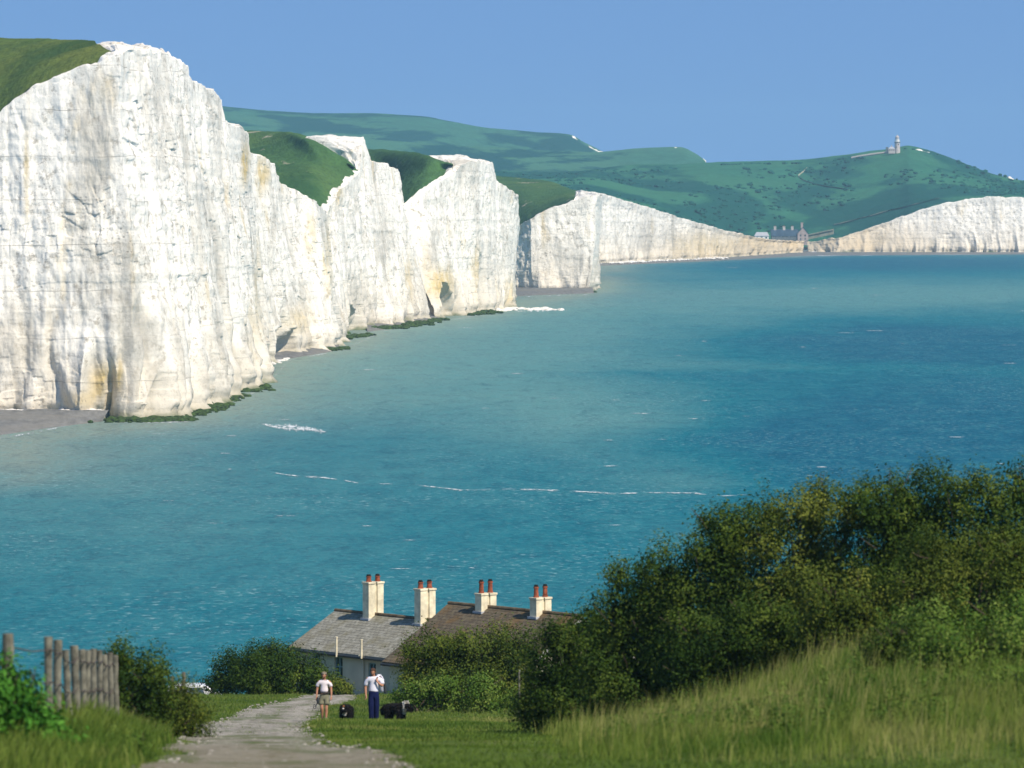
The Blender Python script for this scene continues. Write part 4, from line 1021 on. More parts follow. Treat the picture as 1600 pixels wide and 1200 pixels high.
# ---------------------------------------------------------------- people and dogs
def skin(name, chains, mat, parent, sub=2, root0=None):
    """chains: lists of (x, y, z, r[, r2]); points closer than 1 mm are welded"""
    me = bpy.data.meshes.new(name); V, R, E, idx = [], [], [], {}
    for ch in chains:
        last = None
        for q in ch:
            k = tuple(round(c * 1000) for c in q[:3])
            if k not in idx: idx[k] = len(V); V.append(q[:3]); R.append((q[3], q[4] if len(q) > 4 else q[3]))
            i = idx[k]
            if last is not None and last != i: E.append((last, i))
            last = i
    me.from_pydata(V, E, [])
    o = bpy.data.objects.new(name, me); C.objects.link(o)
    md = o.modifiers.new('skin', 'SKIN'); md.use_smooth_shade = True; md.branch_smoothing = 0.4
    for i, sv in enumerate(me.skin_vertices[0].data): sv.radius = R[i]; sv.use_root = (i == 0)
    sb = o.modifiers.new('sub', 'SUBSURF'); sb.levels = sub; sb.render_levels = sub
    dg = bpy.context.evaluated_depsgraph_get(); dg.update()
    m2 = bpy.data.meshes.new_from_object(o.evaluated_get(dg))
    o.modifiers.clear(); o.data = m2; m2.name = name
    m2.materials.clear(); m2.materials.append(mat)
    o.parent = parent
    return o
M_SKIN = simple('tanned_skin', (0.46, 0.22, 0.13), 0.6, 0.3, 0.08, 9)
def hand(w, d, side, curl, s=1.0):
    """five fingers: w wrist, d pointing direction, side the thumb's side"""
    w, d, side = Vector(w), Vector(d).normalized(), Vector(side).normalized(); n = d.cross(side).normalized()
    palm = w + d * .085 * s; ch = [[(*w, .026 * s, .020 * s), (*(w + d * .045 * s), .036 * s, .017 * s), (*palm, .038 * s, .016 * s)]]
    for off, ln, r in ((.027, .068, .0088), (.009, .078, .009), (-.009, .072, .0088), (-.026, .056, .0078)):
        a = palm + side * off * s; m = a + (d * .5 + n * curl * .35) * ln * s; e = m + (d * .35 + n * curl * .8).normalized() * ln * .55 * s
        ch.append([(*palm, .038 * s, .016 * s), (*(a + d * .012 * s), r * s), (*m, r * .95 * s), (*e, r * .75 * s)])
    b = w + d * .035 * s
    ch.append([(*(w + d * .045 * s), .036 * s, .017 * s), (*(b + side * .036 * s), .012 * s), (*(b + side * .048 * s + d * .034 * s + n * curl * .02), .0105 * s), (*(b + side * .046 * s + d * .062 * s + n * curl * .03), .0085 * s)])
    return ch
def head_chain(neck, c, yaw=0.0, drop=0.0):
    """head looking along -y, chin lowered by drop"""
    n, c = Vector(neck), Vector(c); f = Vector((math.sin(yaw), -math.cos(yaw), -drop)).normalized()
    up = Vector((0, 0, 1)) + f * 0.0; up = (up - f * up.dot(f)).normalized()
    pt = lambda a, b, r, r2=None: (*(c + f * a + up * b), r, r2 or r)
    return [[(*n, .056), pt(-.012, -.085, .056), pt(.018, -.055, .066, .072), pt(.008, 0, .078, .092), pt(-.012, .055, .074, .088), pt(-.015, .088, .05, .06)],
            [pt(.008, 0, .078, .092), pt(.088, -.018, .016, .018), pt(.108, -.032, .012)]], c, f, up
def face(c, f, up, parent, hair, hair_m, bald=False):
    r = f.cross(up).normalized()
    for s in (-1, 1):
        bm = bmesh.new(); bmesh.ops.create_uvsphere(bm, u_segments=10, v_segments=8, radius=.011, matrix=Matrix.Translation(c + f * .083 + r * s * .031 + up * .008)); bm_obj('eye', bm, M_EYE, parent, True)
        bm = bmesh.new(); bmesh.ops.create_uvsphere(bm, u_segments=10, v_segments=8, radius=1, matrix=Matrix.Translation(c + r * s * .080 - f * .008 - up * .005) @ Matrix.Diagonal((.012, .022, .032, 1))); bm_obj('ear', bm, M_SKIN, parent, True)
    bm = bmesh.new(); q = [c + f * .079 - up * .062 + r * x - f * abs(x) * .3 for x in (-.026, -.012, 0, .012, .026)]; tube(bm, q, [.003, .006, .007, .006, .003], 6); bm_obj('mouth', bm, M_LIP, parent, True)
    bm = bmesh.new(); bmesh.ops.create_icosphere(bm, subdivisions=4, radius=1.0)
    for v in bm.verts:
        d = v.co.copy(); k = 1 + .10 * float(fbm(d.x * 5, d.y * 5, d.z * 5, 3, 3))
        v.co = c - f * .018 + up * .030 + (r * d.x * .094 + f * d.y * .104 + up * d.z * .090) * k
    cut = [v for v in bm.verts if (v.co - c).dot(f) > .030 and (v.co - c).dot(up) < .062 or (v.co - c).dot(up) < hair]
    bmesh.ops.delete(bm, geom=cut, context='VERTS'); bm_obj('hair', bm, hair_m, parent, True)
M_EYE = simple('dark_eye', (0.03, 0.025, 0.02), 0.3, 0.5, 0.05, 5); M_LIP = simple('lips', (0.36, 0.13, 0.10), 0.5, 0.3, 0.05, 5)
M_HAIRG = simple('grey_brown_hair', (0.20, 0.165, 0.12), 0.8, 0.2, 0.3, 30); M_HAIRB = simple('brown_hair', (0.07, 0.035, 0.02), 0.8, 0.2, 0.3, 30)
M_SHIRT = simple('pinkish_white_shirt', (0.80, 0.71, 0.72), 0.85, 0.1, 0.06, 6); M_SHIRTM = simple('lilac_white_shirt', (0.74, 0.72, 0.80), 0.85, 0.1, 0.06, 6)
M_KHAKI = simple('khaki_cotton', (0.200, 0.190, 0.125), 0.9, 0.1, 0.15, 8); M_NAVY = simple('navy_cloth', (0.008, 0.012, 0.055), 0.9, 0.1, 0.2, 6)
M_BELT = simple('dark_belt', (0.035, 0.03, 0.028), 0.6, 0.3, 0.1, 6); M_SHOE = simple('brown_shoe', (0.09, 0.055, 0.035), 0.7, 0.2, 0.2, 6)
M_GREYBAG = simple('dark_grey_canvas', (0.045, 0.05, 0.055), 0.9, 0.1, 0.2, 6); M_PINK = simple('pink_flush', (0.62, 0.30, 0.26), 0.9, 0.1, 0.1, 6)
def leg_chain(hip, knee, ank, toe, r=(.078, .054, .058, .037)):
    h, k, a = Vector(hip), Vector(knee), Vector(ank)
    c = a.lerp(k, .68) + Vector((0, .018, 0))
    return [(*h, r[0]), (*h.lerp(k, .55), r[0] * .84), (*k, r[1]), (*c, r[2]), (*a.lerp(k, .25), r[3] * 1.05), (*a, r[3])]
def foot(a, d, parent):
    a = Vector(a); d = Vector(d).normalized()
    return skin('shoe', [[(*(a - d * .05 + Vector((0, 0, -.045))), .036), (*(a + d * .03 + Vector((0, 0, -.045))), .040, .036), (*(a + d * .12 + Vector((0, 0, -.058))), .044, .026), (*(a + d * .175 + Vector((0, 0, -.062))), .036, .020)],
                          [(*(a - d * .05 + Vector((0, 0, -.045))), .036), (*(a + Vector((0, 0, .01))), .042)]], M_SHOE, parent, 1)
def woman(X, Y):
    z = float(gz(X, Y)); root = empty('person', (X, Y, z)); root.rotation_euler.z = math.radians(-4); root.scale = (1.06,) * 3
    tag(root, 'woman in white shirt and khaki shorts walking uphill with a dark lead in hand', 'person')
    pel = (0, 0, .90, .125, .095)
    hc, c, f, up = head_chain((0, -.005, 1.385), (0, -.035, 1.515), .05, .22)
    aL = [(0, 0, 1.30, .125, .09), (.165, .0, 1.315, .060), (.205, .005, 1.20, .046), (.225, .0, 1.075, .040), (.235, -.03, .95, .033), (.238, -.06, .845, .024)]
    aR = [(0, 0, 1.30, .125, .09), (-.165, .0, 1.315, .060), (-.208, .012, 1.20, .046), (-.228, .012, 1.075, .040), (-.236, -.02, .95, .033), (-.236, -.055, .845, .024)]
    body = [[pel, (0, .005, 1.06, .105, .085), (0, 0, 1.19, .125, .095), (0, 0, 1.30, .125, .09), (0, -.002, 1.36, .06), hc[0][0]]] + hc + [aL, aR]
    lL = leg_chain((.085, 0, .84), (.075, -.06, .46), (.062, -.03, .085), 0); lR = leg_chain((-.085, 0, .84), (-.072, -.075, .47), (-.060, .06, .10), 0)
    body += [[pel, lL[0]], lL, [pel, lR[0]], lR]
    body += hand((.238, -.06, .845), (.02, -.18, -1), (-.2, -1, .15), .5, .95) + hand((-.236, -.055, .845), (-.02, -.15, -1), (.2, -1, .15), .75, .95)
    b = skin('body', body, M_SKIN, root)
    face(c, f, up, b, -.045, M_HAIRG)
    skin('shirt', [[(0, 0, .95, .150, .118), (0, .003, 1.06, .138, .112), (0, 0, 1.19, .150, .122), (0, 0, 1.295, .140, .108), (0, -.002, 1.355, .085, .08)],
                   [(0, 0, 1.295, .140, .108), (.150, 0, 1.315, .085), (.205, .005, 1.215, .068), (.225, .004, 1.135, .070)],
                   [(0, 0, 1.295, .140, .108), (-.150, 0, 1.315, .085), (-.207, .01, 1.215, .068), (-.228, .01, 1.135, .070)]], M_SHIRT, b)
    skin('shorts', [[(0, 0, .955, .150, .120), (0, 0, .86, .165, .128)], [(0, 0, .86, .165, .128), (.088, -.005, .76, .108), (.090, -.03, .62, .110), (.090, -.04, .555, .108)],
                    [(0, 0, .86, .165, .128), (-.088, -.005, .76, .108), (-.090, -.035, .62, .110), (-.088, -.045, .555, .108)]], M_KHAKI, b)
    bm = bmesh.new(); q = [(math.cos(a) * .156, math.sin(a) * .126, .955) for a in np.linspace(0, 6.2832, 25)]; tube(bm, q, .024, 8); bm_obj('belt', bm, M_BELT, b, True)
    for s, a in ((1, (.062, -.03, .085)), (-1, (-.060, .06, .10))):
        foot(a, (s * .15, -1, -.1 if s < 0 else 0), b)
        bm = bmesh.new(); tube(bm, [Vector(a) + Vector((0, 0, .0)), Vector(a) + Vector((0, 0, .09))], [.045, .043], 10); bm_obj('sock', bm, M_KHAKI, b, True)
    # lead gathered in her right hand
    r2 = empty('dog_lead', root.matrix_basis @ Vector((-.27, -.09, .74))); tag(r2, "dark dog lead with a bunched pouch hanging from the woman's hand", 'dog lead')
    bm = bmesh.new(); q = [Vector((0.012 + .04 * math.sin(t * 3), .008 * math.sin(t * 5), .03 - t * .24)) for t in np.linspace(0, 1.0, 12)] + [Vector((-.03 + .05 * math.cos(t), 0, -.24 + .07 * math.sin(t))) for t in np.linspace(3.4, 9.0, 14)]
    tube(bm, q, .013, 6); bm_obj('strap', bm, M_GREYBAG, r2, True)
    skin('pouch', [[(.075, -.02, .10, .05, .03), (.085, -.02, .0, .075, .045), (.085, -.02, -.10, .07, .04), (.08, -.02, -.15, .04, .03)]], M_GREYBAG, r2)
def man(X, Y):
    z = float(gz(X, Y)); root = empty('person', (X, Y, z)); root.rotation_euler.z = math.radians(6); root.scale = (1.06,) * 3
    tag(root, 'man in a white shirt and navy trousers carrying a jacket slung over his shoulder', 'person')
    pel = (0, 0, .97, .135, .105)
    hc, c, f, up = head_chain((-.01, -.01, 1.50), (-.03, -.05, 1.625), -.35, .30)
    sh = (0, .0, 1.40, .15, .105)
    aR = [sh, (-.195, .01, 1.405, .068), (-.24, .03, 1.27, .054), (-.265, .035, 1.13, .047), (-.262, .01, 1.0, .040), (-.255, -.035, .88, .030)]
    aL = [sh, (.195, .01, 1.41, .068), (.265, -.03, 1.28, .054), (.275, -.085, 1.165, .048), (.19, -.175, 1.225, .041), (.105, -.165, 1.315, .030)]
    body = [[pel, (0, .005, 1.13, .13, .10), (0, 0, 1.28, .15, .115), sh, (-.005, -.004, 1.465, .066), hc[0][0]]] + hc + [aR, aL]
    kL, kR = (.088, -.035, .50), (-.085, -.06, .51); anL, anR = (.082, .03, .09), (-.075, -.05, .085)
    lL = leg_chain((.095, 0, .90), kL, anL, 0, (.092, .062, .064, .042)); lR = leg_chain((-.095, 0, .90), kR, anR, 0, (.092, .062, .064, .042))
    body += [[pel, lL[0]], lL, [pel, lR[0]], lR]
    body += hand((-.255, -.035, .88), (.03, -.18, -1), (.25, -1, .1), .6, 1.08) + hand((.105, -.165, 1.315), (-.15, .25, 1), (-.7, -.6, .1), 1.1, 1.08)
    b = skin('body', body, M_SKIN, root)
    face(c, f, up, b, -.040, M_HAIRB)
    skin('shirt', [[(0, 0, .93, .160, .125), (0, 0, 1.03, .168, .128), (0, .003, 1.13, .165, .130), (0, 0, 1.28, .178, .138), (0, 0, 1.395, .165, .122), (-.003, -.003, 1.46, .092, .086)],
                   [(0, 0, 1.395, .165, .122), (-.185, .01, 1.41, .096), (-.245, .03, 1.28, .080), (-.266, .034, 1.15, .078)],
                   [(0, 0, 1.395, .165, .122), (.185, .01, 1.415, .096), (.262, -.03, 1.29, .094), (.278, -.075, 1.20, .088)]], M_SHIRTM, b)
    skin('trousers', [[(0, 0, 1.10, .160, .122), (0, 0, 1.02, .176, .136), (0, 0, .94, .180, .138)], [(0, 0, .94, .180, .138), (.092, -.004, .82, .118), (.090, -.03, .50, .098), (.086, .005, .28, .092), (.083, .025, .09, .088)],
                      [(0, 0, .94, .180, .138), (-.092, -.004, .82, .118), (-.088, -.05, .51, .098), (-.081, -.05, .28, .092), (-.077, -.05, .09, .088)]], M_NAVY, b)
    foot(anL, (.2, -1, 0), b); foot(anR, (-.15, -1, 0), b)
    r2 = empty('jacket', root.matrix_basis @ Vector((.17, .07, 1.40))); tag(r2, "pale jacket hooked on the man's finger and hanging down his back", 'jacket')
    skin('jacket_body', [[(-.06, -.17, -.015, .022), (-.03, -.10, .085, .045, .028), (.0, .03, .115, .085, .04), (.05, .12, .0, .12, .05), (.11, .15, -.20, .13, .055), (.13, .15, -.40, .12, .05), (.13, .15, -.50, .10, .04)]], M_SHIRTM, r2)
    skin('sleeve', [[(.12, .12, -.05, .06), (.20, .11, -.22, .055), (.22, .10, -.42, .05), (.22, .10, -.52, .045)]], M_GREYBAG, r2)
M_FURB = simple('black_fur', (0.014, 0.012, 0.012), 0.85, 0.15, 0.4, 14); M_FURW = simple('white_fur', (0.66, 0.62, 0.56), 0.9, 0.1, 0.15, 14); M_FURT = simple('tan_fur', (0.30, 0.14, 0.06), 0.9, 0.1, 0.2, 14)
def shag(o, amp, seed, n, L, mat, down=0.7):
    """uneven coat: displaced skin plus many short locks"""
    me = o.data; co = np.empty(len(me.vertices) * 3, dtype=np.float32); me.vertices.foreach_get('co', co); co = co.reshape(-1, 3)
    no = np.empty_like(co).ravel(); me.vertices.foreach_get('normal', no); no = no.reshape(-1, 3)
    co += no * (amp * fbm(co[:, 0] * 14, co[:, 1] * 14, co[:, 2] * 9, seed, 4))[:, None]; me.vertices.foreach_set('co', co.ravel()); me.update()
    rg = np.random.default_rng(seed); k = rg.integers(0, len(co), n); p, d = co[k], no[k]
    t = d * .55 + rg.normal(size=(n, 3)) * .3; t[:, 2] -= down; t /= np.linalg.norm(t, axis=1)[:, None]
    s = np.cross(t, rg.normal(size=(n, 3))); s /= np.linalg.norm(s, axis=1)[:, None] + 1e-9
    ln = L * rg.uniform(.5, 1.2, n)[:, None]
    V = np.stack([p - s * .012, p + s * .012, p + t * ln], 1).reshape(-1, 3)
    return link('coat', np_mesh('coat', V, np.arange(n * 3).reshape(n, 3)), mat, o.parent if o.parent and o.parent.type == 'MESH' else o)
def dog(X, Y, rz, label, head_down, white_collar):
    """local frame: nose along +x"""
    z = float(gz(X, Y)); root = empty('dog', (X, Y, z), rz); tag(root, label, 'dog')
    hz_ = .60 - head_down
    spine = [(-.34, 0, .49, .130, .155), (-.18, 0, .48, .150, .175), (.02, 0, .47, .160, .190), (.20, 0, .48, .155, .190), (.33, 0, .55, .105, .125), (.45, 0, hz_ + .04, .095, .10), (.54, 0, hz_ + .03, .088), (.62, 0, hz_ - .01, .055), (.70, 0, hz_ - .03, .042)]
    ch = [spine]
    for s in (-1, 1):
        ch.append([spine[3], (.20, s * .10, .40, .075), (.19, s * .105, .27, .050), (.205, s * .105, .14, .036), (.195, s * .105, .06, .034), (.235, s * .105, .028, .034)])
        ch.append([spine[0], (-.32, s * .11, .42, .095), (-.22, s * .115, .31, .065), (-.36, s * .11, .19, .042), (-.345, s * .11, .07, .034), (-.305, s * .11, .028, .034)])
    ch.append([spine[0], (-.46, 0, .50, .05), (-.56, .02, .42, .055), (-.62, .03, .32, .05), (-.64, .03, .24, .02)])
    b = skin('body', ch, M_FURB, root)
    shag(b, .022, 5, 6500, .12, M_FURB)
    for s in (-1, 1):
        skin('ear', [[(.49, s * .065, hz_ + .10, .03), (.475, s * .105, hz_ + .06, .036, .02), (.48, s * .115, hz_ - .02, .024, .015)]], M_FURB, b, 1)
        bm = bmesh.new(); bmesh.ops.create_uvsphere(bm, u_segments=8, v_segments=6, radius=.014, matrix=Matrix.Translation((.607, s * .045, hz_ + .045))); bm_obj('eye', bm, M_EYE, b, True)
    bm = bmesh.new(); bmesh.ops.create_uvsphere(bm, u_segments=8, v_segments=6, radius=.024, matrix=Matrix.Translation((.735, 0, hz_ - .02))); bm_obj('nose', bm, M_SOOT, b, True)
    if white_collar:
        w = skin('white_neck_fur', [[(.335, 0, .55, .128, .150), (.375, 0, .56, .122, .138), (.41, 0, .565, .112, .122)], [(.335, 0, .55, .128, .150), (.34, 0, .40, .080, .09), (.32, 0, .28, .05, .06)]], M_FURW, b)
        shag(w, .010, 7, 1300, .045, M_FURW)
    else:
        w = skin('white_chest_fur', [[(.40, 0, .50, .055, .07), (.355, 0, .42, .07, .07), (.335, 0, .33, .045, .05)]], M_FURW, b)
        shag(w, .012, 7, 700, .05, M_FURW)
        skin('white_muzzle', [[(.615, 0, hz_ + .0, .058), (.68, 0, hz_ - .022, .047), (.70, 0, hz_ - .026, .04)]], M_FURW, b)
        skin('white_blaze', [[(.60, 0, hz_ + .03, .055, .035), (.57, 0, hz_ + .085, .035, .03), (.52, 0, hz_ + .105, .022, .025)]], M_FURT, b)
    for s in (-1, 1):
        skin('paw', [[(.19, s * .105, .10, .038), (.20, s * .105, .05, .040), (.245, s * .105, .03, .040)]], M_FURT if not white_collar else M_FURW, b, 1)
woman(-6.42, 175.0)
man(-4.74, 175.5)
dog(-5.64, 174.2, math.radians(-97), 'black dog with a white muzzle and chest trotting head-on between the couple', .04, False)
dog(-3.98, 176.5, math.radians(-38), 'shaggy black dog with a white neck seen side-on beside the man', .10, True)
# old metal stake in the grass by the bush
def stake():
    Y = 176; b = P(811, 1048, Y); z = float(gz(b[0], Y)); root = empty('stake', (b[0], Y, z)); tag(root, 'thin grey stake standing in the grass before the broad bush', 'stake')
    bm = bmesh.new(); tube(bm, [(0, 0, -.2), (.01, 0, (b[2] - z) * .5), (0, 0, b[2] - z)], .035, 8); bm_obj('shaft', bm, M_POST, root)
    bm = bmesh.new(); tube(bm, [(0, 0, b[2] - z), (0, 0, b[2] - z + .03)], [.04, .03], 8); bm_obj('cap', bm, M_LEAD, root)
stake()

# ---------------------------------------------------------------- lighthouse and what stands near it
M_STONE = simple('pale_granite', (0.52, 0.46, 0.42), 0.9, 0.1, 0.12, 0.6); M_DKSTONE = simple('dark_stone', (0.15, 0.16, 0.16), 0.9, 0.1, 0.2, 0.6)
def gzB(X, Y, G=BELLE):
    d = (G[..., 0] - X) ** 2 + ((G[..., 1] - Y) * 1.0) ** 2
    return float(G[..., 2].ravel()[np.argmin(d)])
def lathe(bm, prof, seg=24, c=(0, 0)):
    rings = [[bm.verts.new((c[0] + r * math.cos(a * 6.28318 / seg), c[1] + r * math.sin(a * 6.28318 / seg), z)) for a in range(seg)] for r, z in prof]
    for q, w in zip(rings, rings[1:]):
        for k in range(seg): bm.faces.new((q[k], q[(k + 1) % seg], w[(k + 1) % seg], w[k]))
    bm.faces.new(rings[0][::-1]); bm.faces.new(rings[-1])
def lighthouse():
    Y = 4735; b = P(1402, 234.5, Y); root = empty('lighthouse', (b[0], Y, b[2])); tag(root, 'squat pale round lighthouse tower with a white lantern, on the top of the far hill', 'lighthouse')
    bm = bmesh.new(); lathe(bm, [(2.75, -3), (2.6, 0), (2.3, 6.5), (2.3, 6.9)]); bm_obj('tower', bm, M_STONE, root)
    bm = bmesh.new(); lathe(bm, [(2.5, 6.9), (2.9, 7.15), (2.9, 7.5), (2.4, 7.52)]); g = bm_obj('gallery', bm, M_DKSTONE, root)
    bm = bmesh.new()
    for k in range(16): a = k * 6.28318 / 16; tube(bm, [(2.8 * math.cos(a), 2.8 * math.sin(a), 7.5), (2.8 * math.cos(a), 2.8 * math.sin(a), 8.4)], .04, 4)
    q = [(2.8 * math.cos(a), 2.8 * math.sin(a), 8.4) for a in np.linspace(0, 6.283, 25)]; tube(bm, q, .05, 4); bm_obj('railing', bm, M_WHITE, g)
    bm = bmesh.new(); lathe(bm, [(2.2, 7.52), (2.2, 9.3), (2.35, 9.35), (2.3, 9.7)]); bm_obj('drum', bm, M_WHITE, root)
    bm = bmesh.new(); lathe(bm, [(1.7, 9.7), (1.7, 11.6)]); ln = bm_obj('lantern', bm, M_LEAD, root)
    bm = bmesh.new(); lathe(bm, [(1.95, 11.6), (1.85, 12.0), (1.1, 13.1), (.25, 13.5), (.2, 14.2)]); bm_obj('dome', bm, M_STONE, ln)
    for zz, a in ((2.2, -1.9), (4.6, -1.2)):
        bm = bmesh.new(); box(bm, (2.46 * math.cos(a), 2.46 * math.sin(a), zz), .7, .35, 1.1, None); bm_obj('window', bm, M_SOOT, root)
    # keeper's house
    b = P(1391, 236.5, Y - 6); root = empty('house', (b[0], Y - 6, b[2])); tag(root, "low stone keeper's house with a dark end tower beside the lighthouse", 'house')
    bm = bmesh.new(); box(bm, (1.2, 0, -2), 6.0, 6, 4.4); bm_obj('wall', bm, M_STONE, root)
    bm = bmesh.new(); v = [bm.verts.new(q) for q in ((-1.9, -3.2, 2.41), (4.3, -3.2, 2.41), (4.3, 3.2, 2.41), (-1.9, 3.2, 2.41), (-.4, 0, 4.2), (2.8, 0, 4.2))]
    for f in ((0, 1, 5, 4), (2, 3, 4, 5), (1, 2, 5), (3, 0, 4), (3, 2, 1, 0)): bm.faces.new([v[i] for i in f])
    r = bm_obj('roof', bm, M_LEAD, root)
    bm = bmesh.new(); box(bm, (1.2, 0, 3.6), .8, .8, 2.0); bm_obj('chimney', bm, M_STONE, r)
    bm = bmesh.new(); box(bm, (-3.0, 0, -2), 1.8, 4, 6.0); bm_obj('end_tower', bm, M_DKSTONE, root)
    for x in (-.5, 1.3, 3.1):
        bm = bmesh.new(); box(bm, (x, -3.02, .6), .8, .1, 1.1); bm_obj('window', bm, M_SOOT, root)
lighthouse()
M_DKPALE = simple('lichened_wall', (0.26, 0.25, 0.18), 0.9, 0.1, 0.2, 0.3)
def strip_wall(name, label, cat, pts, Y, h, w, mat):
    n = 40; q = np.array([P(x, y, Y) for x, y in pts]); t = np.linspace(0, len(q) - 1, n); q = np.stack([np.interp(t, np.arange(len(q)), q[:, k]) for k in range(3)], -1)
    rows = [np.stack([q[:, 0], q[:, 1] + dy, q[:, 2] + dz], -1) for dy, dz in ((-w, -.6), (-w, h * .93), (-w * .5, h), (w * .5, h), (w, h * .93), (w, -4))]
    root = link(name, grid_mesh(name, np.array(rows), smooth=False), mat); return tag(root, label, cat)
strip_wall('wall', 'long pale boundary wall running down the ridge from the lighthouse', 'wall', [(1330, 246), (1345, 243), (1365, 240), (1388, 237)], 4745, .6, .5, M_STONE)
strip_wall('wall', 'pale slanting wall climbing the slope right of the far terrace', 'wall', [(1263, 366.5), (1280, 363), (1303, 358)], 4090, .3, .5, M_DKPALE)
# terrace of houses in the gap
def terrace():
    Y = 4040; k = Y / FPX; b = P(1228, 377, Y); root = empty('terraced_houses', (b[0], Y, b[2])); tag(root, 'row of slate-roofed houses with four chimney stacks in the far gap', 'terraced houses')
    L, D = 42 * k, 8.0; e, r = 4.2, 9.4
    bm = bmesh.new(); box(bm, (-1, 0, -3), L, D, 3 + e); bm_obj('wall', bm, M_DKSTONE, root)
    bm = bmesh.new(); x0, x1 = -1 - L / 2 - .3, -1 + L / 2 + .3
    v = [bm.verts.new(q) for q in ((x0, -D / 2 - .4, e), (x1, -D / 2 - .4, e), (x1, D / 2 + .4, e), (x0, D / 2 + .4, e), (x0, 0, r), (x1, 0, r))]
    for f in ((0, 1, 5, 4), (2, 3, 4, 5), (1, 2, 5), (3, 0, 4), (3, 2, 1, 0)): bm.faces.new([v[i] for i in f])
    Msl = simple('blue_slate', (0.045, 0.075, 0.11), 0.8, 0.2, 0.25, 0.5); rf = bm_obj('roof', bm, Msl, root)
    for px in (1211, 1225, 1238):
        x = (px - 1228) * k; bm = bmesh.new(); box(bm, (x, 0, r - 1.5), 2.0, 1.1, 3.6); box(bm, (x, 0, r + 2.102), 2.2, 1.3, .3); c = bm_obj('chimney', bm, M_STONE, rf)
        for s in (-.5, .5):
            bm = bmesh.new(); tube(bm, [(x + s, 0, r + 2.4), (x + s, 0, r + 3.1)], .2, 8); bm_obj('chimney_pot', bm, M_TERRA, c)
    for i in range(7):
        x = x0 + 1.8 + i * (L - 3) / 6
        bm = bmesh.new(); box(bm, (x, -D / 2 - .02, 2.4), 1.0, .1, 1.5); w = bm_obj('window', bm, M_WHITE, root)
        bm = bmesh.new(); box(bm, (x, -D / 2 - .08, 2.5), .8, .06, 1.3); bm_obj('pane', bm, M_GLASS, w)
    x = (1254 - 1228) * k; root2 = empty('house', (b[0] + x, Y - 2, b[2])); tag(root2, 'tall pinkish gabled house at the right end of the far terrace', 'house')
    Mp = simple('pinkish_render', (0.42, 0.33, 0.29), 0.9, 0.1, 0.15, 0.5)
    bm = bmesh.new(); w = 4.2; pts = [(-w, -3), (w, -3), (w, 6), (0, 11), (-w, 6)]
    A = [bm.verts.new((q[0], -3, q[1])) for q in pts]; B = [bm.verts.new((q[0], 5, q[1])) for q in pts]; bm.faces.new(A); bm.faces.new(B[::-1])
    for i in range(5): bm.faces.new((A[i], B[i], B[(i + 1) % 5], A[(i + 1) % 5]))
    bm_obj('wall', bm, Mp, root2)
    bm = bmesh.new()
    for s in (-1, 1):
        q = [(0, -3.3, 11.05), (0, 5.3, 11.05), (s * (w + .5), 5.3, 5.45), (s * (w + .5), -3.3, 5.45)]; A = [bm.verts.new(u) for u in q]; B = [bm.verts.new((u[0], u[1], u[2] + .35)) for u in q]
        bm.faces.new(A[::-1]); bm.faces.new(B)
        for i in range(4): bm.faces.new((A[i], B[i], B[(i + 1) % 4], A[(i + 1) % 4]))
    r2 = bm_obj('roof', bm, Msl, root2)
    bm = bmesh.new(); box(bm, (-.6, 0, 10.2), 1.8, 1.4, 4.4); box(bm, (-.6, 0, 14.602), 2.0, 1.6, .3); bm_obj('chimney', bm, Mp, r2)
    for xx, zz in ((-1.8, 1), (1.8, 1), (-1.8, 4), (1.8, 4)):
        bm = bmesh.new(); box(bm, (xx, -3.03, zz), 1.1, .1, 1.4); bm_obj('window', bm, M_GLASS, root2)
    b3 = P(1190, 373, Y); root3 = empty('house', (b3[0], Y, b3[2])); tag(root3, 'low white building with a pale roof left of the far terrace', 'house')
    bm = bmesh.new(); box(bm, (0, 0, -3), 11, 6, 5.2); bm_obj('wall', bm, M_WHITE, root3)
    bm = bmesh.new(); v = [bm.verts.new(q) for q in ((-6, -3.4, 2.22), (6, -3.4, 2.22), (6, 3.4, 2.22), (-6, 3.4, 2.22), (-4, 0, 5.2), (4.5, 0, 5.2))]
    for f in ((0, 1, 5, 4), (2, 3, 4, 5), (1, 2, 5), (3, 0, 4), (3, 2, 1, 0)): bm.faces.new([v[i] for i in f])
    bm_obj('roof', bm, M_LEAD, root3)
    for xx in (-3.5, 0, 3.5):
        bm = bmesh.new(); box(bm, (xx, -3.03, .2), 1.4, .1, 1.3); bm_obj('window', bm, M_GLASS, root3)
    # stair tower down to the beach
    Y4 = 3890; b4 = P(1257, 396, Y4); root4 = empty('beach_stairs', (b4[0], Y4, b4[2])); tag(root4, 'weathered zigzag stair tower from the gap down to the beach', 'stairs')
    for s in (-2.6, 2.6):
        for dy in (-1.6, 1.6):
            bm = bmesh.new(); box(bm, (s, dy, -1), .45, .45, 11.5); bm_obj('post', bm, M_DKSTONE, root4)
    for i in range(4):
        s = 1 if i % 2 else -1; bm = bmesh.new(); z0 = i * 2.5
        q = [(-s * 2.3, -1.2, z0), (-s * 2.3, 1.2, z0), (s * 2.3, 1.2, z0 + 2.4), (s * 2.3, -1.2, z0 + 2.4)]; A = [bm.verts.new(u) for u in q]; B = [bm.verts.new((u[0], u[1], u[2] + .3)) for u in q]
        bm.faces.new(A[::-1]); bm.faces.new(B)
        for j in range(4): bm.faces.new((A[j], B[j], B[(j + 1) % 4], A[(j + 1) % 4]))
        bm_obj('flight', bm, M_POST, root4)
    bm = bmesh.new(); box(bm, (0, .3, 10.02), 6.2, 4.4, .35); bm_obj('landing', bm, M_STONE, root4)
    b5 = P(1271, 395.5, 3840); bo = empty('boat', b5, .3); tag(bo, 'small white boat pulled up on the far beach below the stairs', 'boat')
    bm = bmesh.new(); n = 9
    secs = []
